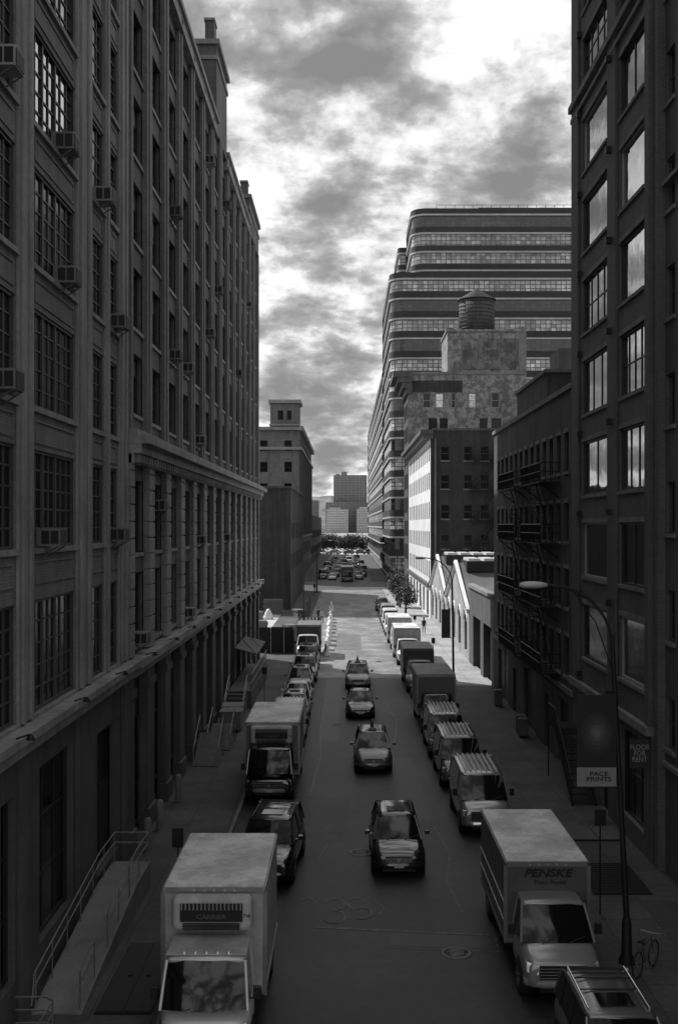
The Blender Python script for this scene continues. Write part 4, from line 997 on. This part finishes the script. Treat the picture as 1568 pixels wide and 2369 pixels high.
mb.path([(9.58,45.7,1.1),(9.58,49.5,3.6),(9.58,51.2,3.6),(9.58,51.2,.1)],.03,6)
for k in range(14): t=k/13; mb.tube((9.58,45.7+3.8*t,.2+2.4*t),(9.58,45.7+3.8*t,1.1+2.5*t),.018,5)
for k in range(7): mb.tube((9.58,49.6+k*.26,2.7),(9.58,49.6+k*.26,3.6),.018,5)
child('handrail',mb.mesh('s',[steel_dk]),o)
mb=MB(); mb.box(-.36,.36,-.5,.12,0,.46)
for k in range(8): mb.box(-.3,.3,-.522,-.51,.05+k*.048,.075+k*.048,1)
mb.box(-.3,-.02,-.512,-.498,.03,.42,2); mb.box(.04,.3,-.512,-.498,.03,.42,2)
for s in (-.375,.355):
    mb.box(s,s+.02,-.46,-.26,.06,.4,2); mb.box(s,s+.02,-.22,-.02,.06,.4,2)
mb.tube((-.3,-.45,0),(-.3,.1,-.35),.02,5,1); mb.tube((.3,-.45,0),(.3,.1,-.35),.02,5,1)
acm=mb.mesh('ac',[M('ac_casing',.26,.5,local=True,rnd=.4,var=.2,scale=2),frame_md,signd])
for y,z in ((24.4,22.25),(29.6,22.2),(34.3,22.2),(29.8,18.62),(36.5,18.62),(24.4,15.04),(28.2,11.46),(36.4,11.46),(45.0,12.6),(41.0,7.5),(49.2,19.5),(53.2,7.5),(57.5,11),(53.2,19.5),(61.5,32.5),(70,32.5),(86,29.3),(65.5,26),(49.2,26),(77.8,22.7),(57.5,16.3),(69.6,11),(61.5,22.7)):
    top('air_conditioner','boxy window air conditioner jutting from warehouse window','air conditioner',(-7.95 if y>38.9 else -7.85,y,z),acm,math.pi/2,group='window air conditioners')
for k in range(14):
    y=24+k*5.2
    mb=MB(); mb.tube((0,0,0),(.3,0,.1),.02,6); mb.lathe([(.03,.13),(.09,.04),(.1,0),(.01,0)],'Z',(.33,0,-.02),10)
    top('wall_lamp','small floodlight fixed on the stone ledge','wall lamp',(-7.32,y,7.25),mb.mesh('wl',[steel_dk]),group='floodlights along the ledge')
for k in range(14):
    mb=MB(); pr=[(-.28,0),(-.28,.14),(-.13,.42),(-.1,.95),(.1,.95),(.13,.42),(.28,.14),(.28,0)]
    mb.loft([[(x,-.92,z) for x,z in pr],[(x,.92,z) for x,z in pr]],0,True,False)
    mb.box(-.06,.06,-.5,.5,.95,1.02)
    top('traffic_barrier','white plastic water-filled barrier closing off the lane','barrier',(-1.75-.03*k+random.uniform(-.12,.12),100+k*4.2,.004),mb.mesh('tb',[wallwhite],.02),random.uniform(-.12,.12),group='white barriers along the closed lane')
def fence(x0,y0,x1,y1,h,label):
    d=Vector((x1-x0,y1-y0)); L_=d.length; o=top('plywood_fence',label,'fence',(x0,y0,0.0),rot=math.atan2(d.y,d.x),group='site hoardings')
    hm=M('hoarding_%d'%int(x0*10),.02,.8,streak=.3); k=0
    while k*1.22<L_-.5:
        mb=MB(); mb.box(k*1.22+.01,min(L_,k*1.22+1.21),-.02,.02+.004*(k%2),.1,h+.03*(k%2)); k+=1
        child('panel',mb.mesh('p',[hm]),o,world=False)
fence(-8.2,100.5,-4.9,100.5,2.5,'dark plywood hoarding across the pavement')
fence(-4.9,100.5,-4.9,118,2.3,'dark plywood hoarding along the kerb')
fence(-4.95,136,-4.9,150,2.4,'dark plywood hoarding beside dark building')
fence(-16,98.5,-8.3,98.5,2.4,'plywood hoarding at edge of vacant lot')
o=top('dust_sheet_pile','pile of materials under a pale dust sheet','pile',(-9.9,138,.02))
mb=MB(); rings=[]
for j in range(6):
    v=j/5; rings.append([((.6*(1-v)**.7+.1)*math.cos(2*math.pi*i/14)*(1+.35*noise.noise(Vector((i*.9,j*.7,0)))),(.6*(1-v)**.7+.1)*math.sin(2*math.pi*i/14),1.3*v) for i in range(14)])
mb.loft(rings); child('sheet',mb.mesh('s',[signw]),o,world=False)
for (x,y,a,b,c) in ((-10.5,125,3,1.6,1.1),(-9.3,118,1.6,1.2,.8),(-11.8,135,2.2,3,1.4),(-9.8,146,2.6,2,2.2),(-6.4,124,1.4,2,.7),(-6.1,140,1.2,2.4,1.2)):
    mb=MB()
    for k in range(int(c/.25)): mb.box(-a/2+R()*.15,a/2-R()*.15,-b/2+R()*.1,b/2-R()*.1,k*.25,k*.25+.22)
    top('timber_stack','stack of pale planks on the gravel lot','building materials',(x,y,.01 if x<-8.6 else .135),mb.mesh('ts',[boxgrey]),R()*.5,group='stacked building materials')
for bx_,by_ in ((-4.1,118),(-3.9,126)):
    o=top('construction_barricade','striped construction barricade board near the lane','barricade',(bx_,by_,.01),group='striped barricades')
    mb=MB()
    for s in (-.7,.7): mb.tube((s,-.3,0),(s,0,1.3),.03,5); mb.tube((s,.3,0),(s,0,1.3),.03,5)
    child('legs',mb.mesh('l',[steel_dk]),o,world=False)
    for z in (.6,1.0):
        mb=MB()
        for k in range(8): mb.box(-.8+k*.2,-.6+k*.2,-.05,-.03,z,z+.25,k%2)
        child('board',mb.mesh('l',[signw,signd]),o,world=False)
o=top('bicycle','bicycle locked to the base of a lamp post','bicycle',(7.95,28.7,.13),rot=.9)
for x in (-.52,.52):
    mb=MB(); n=28
    mb.lathe([(.345,-.015),(.33,-.02),(.315,-.015),(.315,.015),(.33,.02),(.345,.015),(.345,-.015)],'Y',(x,0,.35),28)
    for i in range(12): a=2*math.pi*i/12; mb.tube((x,0,.35),(x+.32*math.cos(a),0,.35+.32*math.sin(a)),.003,3,1)
    child('wheel',mb.mesh('w',[tyre_m,steel]),o,world=False)
mb=MB(); fr=[((-.52,0,.35),(-.05,0,.3)),((-.05,0,.3),(-.2,0,.82)),((-.52,0,.35),(-.18,0,.75)),((-.18,0,.75),(.35,0,.8)),((-.05,0,.3),(.36,0,.72)),((.34,0,.88),(.52,0,.35))]
for a,b in fr: mb.tube(a,b,.018,6)
child('frame',mb.mesh('f',[P_mid]),o,world=False)
mb=MB(); mb.path([(.3,-.28,.98),(.34,-.1,.95),(.34,.1,.95),(.3,.28,.98)],.014,6); mb.tube((.34,0,.95),(.34,0,.85),.016,6); child('handlebar',mb.mesh('f',[steel]),o,world=False)
mb=MB(); mb.add([(-.34,-.08,.86),(-.34,.08,.86),(-.05,.02,.87),(-.05,-.02,.87),(-.34,-.08,.91),(-.34,.08,.91),(-.05,.02,.9),(-.05,-.02,.9)],[(0,1,2,3),(4,5,6,7),(0,1,5,4),(1,2,6,5),(2,3,7,6),(3,0,4,7)]); child('saddle',mb.mesh('f',[plastic]),o,world=False)

def person(x,y,rot,label,top_m,stride):
    V=[(0,0,.95),(0,0,1.15),(0,0,1.38),(0,0,1.5),(0,-.01,1.6),(0,-.01,1.72),(.17,0,1.42),(.22,.03+stride*.1,1.15),(.23,-.08+stride*.1,.92),(-.17,0,1.42),(-.22,.03-stride*.1,1.15),(-.23,-.08-stride*.1,.92),(.1,0,.9),(.11,-stride*.18,.5),(.11,-stride*.22,.08),(.11,-stride*.22-.14,.04),(-.1,0,.9),(-.11,stride*.12,.5),(-.11,stride*.28,.08),(-.11,stride*.28-.14,.04)]
    E=[(0,1),(1,2),(2,3),(3,4),(4,5),(2,6),(6,7),(7,8),(2,9),(9,10),(10,11),(0,12),(12,13),(13,14),(14,15),(0,16),(16,17),(17,18),(18,19)]
    rr=[.15,.14,.15,.06,.085,.09,.065,.05,.04,.065,.05,.04,.09,.065,.045,.04,.09,.065,.045,.04]
    bm=bmesh.new(); sk=bm.verts.layers.skin.verify(); vv=[bm.verts.new(v) for v in V]
    for a,b in E: bm.edges.new((vv[a],vv[b]))
    for v,r_ in zip(vv,rr): v[sk].radius=(r_,r_*.8)
    vv[0][sk].use_root=True
    me=bpy.data.meshes.new('person'); bm.to_mesh(me); bm.free(); me.materials.append(top_m)
    t=bpy.data.objects.new('t',me); COL.objects.link(t); t.modifiers.new('s','SKIN'); t.modifiers.new('u','SUBSURF').levels=1
    m2=bpy.data.meshes.new_from_object(t.evaluated_get(bpy.context.evaluated_depsgraph_get())); bpy.data.objects.remove(t)
    m2.materials.clear(); m2.materials.append(skin_m); m2.materials.append(top_m); m2.materials.append(cloth_d)
    for p in m2.polygons: p.use_smooth=True; z=p.center.z; p.material_index=0 if z>1.5 else (1 if z>.95 else 2)
    o=top('person',label,'person',(x,y,.13 if abs(x)>4.5 else .004),m2,rot,group='people walking by the lot')
    mb=MB(); mb.lathe([(.01,1.84),(.06,1.83),(.1,1.77),(.105,1.7),(.095,1.66)],'Z',(0,.015,0),12); child('hair',mb.mesh('h',[plastic]),o,world=False)
person(-2.9,131,0,'person in light shirt walking past the barriers',cloth_l,1); person(-3.4,134,.5,'person in dark jacket standing beside the lot',cloth_d,.3)
person(-5.5,190,0,'person in dark clothes walking by dark building',cloth_d,1); person(8.5,118,0,'person in dark jacket walking on sunny pavement',cloth_d,1)

def tree(x,y,h,rx,ry,base,n,ls,label,grp,seed):
    rg=random.Random(seed)
    o=top('street_tree',label,'tree',(x,y,.1),group=grp)
    mb=MB(); mb.tube((0,0,0),(0,0,base),.04*h,8,0,.025*h)
    for i in range(7):
        a=rg.uniform(0,6.28); e=(rx*.6*math.cos(a),ry*.6*math.sin(a),base+(h-base)*rg.uniform(.35,.8))
        mb.tube((0,0,base*rg.uniform(.7,1)),e,.018*h,6,0,.005*h)
    child('trunk',mb.mesh('t',[bark]),o,world=False)
    mb=MB(); cz=(h+base*.8)/2; rz_=(h-base*.8)/2
    for c in range(n):
        while True:
            p=Vector((rg.uniform(-1,1),rg.uniform(-1,1),rg.uniform(-1,1)))
            if .25<p.length<1: break
        f=1+.35*noise.noise(p*1.7+Vector((seed*3.1,0,0)))
        c0=Vector((p.x*rx*f,p.y*ry*f,cz+p.z*rz_*f))
        for k in range(9):
            q=c0+Vector((rg.gauss(0,1),rg.gauss(0,1),rg.gauss(0,1)))*ls*1.6
            a=Vector((rg.gauss(0,1),rg.gauss(0,1),rg.gauss(0,1))).normalized(); b=a.orthogonal().normalized(); s=ls*rg.uniform(.6,1.2)
            mb.add([q-a*s,q+b*s*.6,q+a*s,q-b*s*.6],[(0,1,2,3)])
    child('crown',mb.mesh('c',[leaf]),o,world=False)
tree(7.9,143,4.4,1.4,1.6,1.5,150,.15,'small leafy street tree beside white tenement','street trees',1)
tree(7.8,156,4.9,1.6,1.8,1.6,160,.16,'leafy street tree beside white tenement','street trees',2)
tree(7.9,170,5.0,1.6,1.9,1.6,150,.16,'leafy street tree near the corner','street trees',3)
for i,x in enumerate((-20,-15,-10.5,-6,-1.5,3,7,12,18)):
    tree(x+R(),478+R()*10,(6,7,7.6,7.9,6.9,7.6,6.8,7,6)[i],3.8,3.6,1.6,240,.4,'dark riverside tree beyond the highway','riverside trees',10+i)

mb=MB(); nx,ny=90,14; vs=[]
for j in range(ny):
    for i in range(nx):
        x=-900+1800*i/(nx-1); y=2010+j*60
        t=j/(ny-1); hgt=(66+14*math.sin(x*.006+1))*min(1,t*2.4)**.7
        hgt*=1.0 if x<-25 else max(.45,1-(x+25)/120)
        hgt+=noise.noise(Vector((x*.02,y*.02,0)))*9*min(1,t*3)+noise.noise(Vector((x*.08,y*.08,3)))*5
        vs.append((x,y,-2 if j==0 else max(2,hgt)))
mb.add(vs,[(j*nx+i,j*nx+i+1,(j+1)*nx+i+1,(j+1)*nx+i) for j in range(ny-1) for i in range(nx-1)],0,False)
structure('hill',mb.mesh('hill',[M('hazy_wooded_palisade',.14,.9,var=.5,scale=.03,fine=.5)]),'wooded cliff rising across the river','hill')  # hill tone lightened to carry the distance haze
mb=MB(); mb.quad((-4000,1980,-1),(4000,1980,-1),(4000,9000,-1),(-4000,9000,-1)); structure('far_shore',mb.mesh('fs',[M('far_shore_ground',.2,.9)]),'flat far river bank','shore')
hz=noofs(M('hazy_facade',.24,.8,var=.1,scale=.02,brick=(7,3,.5,.5,.85))); hw2=noofs(M('hazy_white_facade',.7,.8,var=.1,scale=.02,brick=(4,3,.8,.4,.85)))
def far_b(x0,x1,y,z1,mat,label,extra=()):
    B=top('distant_tower' if z1>60 else 'distant_apartment_block',label,'building',((x0+x1)/2,y,0))
    mb=MB(); mb.box(x0,x1,y,y+25,-1,z1)
    for a,b,c in extra: mb.box(a,b,y+2,y+20,z1,c)
    nb_=int((x1-x0)/3.4)
    child('wall',mb.mesh('w',[mat]),B)
    mb=MB()
    for i in range(nb_+1):
        x=x0+(x1-x0)*i/nb_; mb.box(x-.35,x+.35,y-.8,y,0,z1-.5)
    child('balcony_fins',mb.mesh('w',[mat]),B)
far_b(-22,38,1960,103,hz,'tall slab apartment tower across the river',((-8,2,109),(-18,-12,105)))
far_b(-36,40,1940,53,hz,'long low block below the tower')
far_b(-34,4,1900,40,hw2,'white apartment block on the far bank',((-30,-10,43),))
far_b(19,60,1905,41,hw2,'white apartment block on the far bank',((24,40,44),))
far_b(-95,-50,1990,58,hz,'pale houses on the cliff across the river')

# ================================================================== WORLD / LIGHT / CAMERA
w=bpy.data.worlds.new('World'); sc.world=w; w.use_nodes=True
nt=w.node_tree; N=nt.nodes; L=nt.links; bg=N['Background']
sky=N.new('ShaderNodeTexSky'); sky.sky_type='NISHITA'; sky.sun_disc=False; sky.sun_elevation=rad(45); sky.sun_rotation=rad(-48.6); sky.dust_density=2
bw=N.new('ShaderNodeRGBToBW'); L.new(sky.outputs[0],bw.inputs[0])
tc=N.new('ShaderNodeTexCoord'); sp=N.new('ShaderNodeSeparateXYZ'); L.new(tc.outputs['Generated'],sp.inputs[0])
def mt(op,a,b=0.,c=None):
    n=N.new('ShaderNodeMath'); n.operation=op
    for i,v in enumerate((a,b) if c is None else (a,b,c)):
        if isinstance(v,(int,float)): n.inputs[i].default_value=v
        else: L.new(v,n.inputs[i])
    return n.outputs[0]
zz=mt('ADD',mt('MAXIMUM',sp.outputs[2],0.),.36)
cb=N.new('ShaderNodeCombineXYZ'); L.new(mt('DIVIDE',sp.outputs[0],zz),cb.inputs[0]); L.new(mt('DIVIDE',sp.outputs[1],zz),cb.inputs[1]); cb.inputs[2].default_value=3.7
def nz_(s,det,ro,dist=0.,off=(0,0,0)):
    mp=N.new('ShaderNodeMapping'); mp.inputs['Location'].default_value=off; L.new(cb.outputs[0],mp.inputs[0])
    n=N.new('ShaderNodeTexNoise'); n.inputs['Scale'].default_value=s; n.inputs['Detail'].default_value=det; n.inputs['Roughness'].default_value=ro; n.inputs['Distortion'].default_value=dist
    L.new(mp.outputs[0],n.inputs['Vector']); return n.outputs[0]
n1=nz_(4.6,11,.57,.1,(.37,.2,0)); n2=nz_(11,9,.58,.1,(5,2,1))
mix=mt('ADD',mt('MULTIPLY',n1,.66),mt('MULTIPLY',n2,.34))
ramp=N.new('ShaderNodeValToRGB'); e=ramp.color_ramp.elements
for p,v in ((.40,.19),(.45,.27),(.49,.42),(.52,.66),(.565,.95)):
    if p==.40: e[0].position=p; e[0].color=(v,v,v,1)
    elif p==.565: e[-1].position=p; e[-1].color=(v,v,v,1)
    else: q=e.new(p); q.color=(v,v,v,1)
L.new(mix,ramp.inputs[0])
rb=N.new('ShaderNodeRGBToBW'); L.new(ramp.outputs[0],rb.inputs[0])
skyv=mt('MINIMUM',bw.outputs[0],9.)
tot=mt('ADD',mt('MULTIPLY',rb.outputs[0],11.5),mt('MULTIPLY',skyv,.12))
L.new(tot,bg.inputs['Color']); bg.inputs['Strength'].default_value=.1
sd=bpy.data.lights.new('sun','SUN'); sd.energy=5; sd.angle=rad(.6); sd.color=(1,1,1)
so=bpy.data.objects.new('sun',sd); COL.objects.link(so)
dv=Vector((.75*math.cos(rad(45)),-.66*math.cos(rad(45)),-math.sin(rad(45))))
so.rotation_euler=dv.to_track_quat('-Z','Y').to_euler(); so.location=(-50,100,90)
cd=bpy.data.cameras.new('camera'); co=bpy.data.objects.new('camera',cd); COL.objects.link(co); sc.camera=co
co.location=(0,0,12); co.rotation_euler=(math.pi/2,0,0)
cd.sensor_fit='VERTICAL'; cd.sensor_height=36; cd.sensor_width=36*677/1024; cd.lens=36*2500/2369; cd.shift_y=30.5/2369; cd.shift_x=-16/2369; cd.clip_end=12000; cd.clip_start=.1
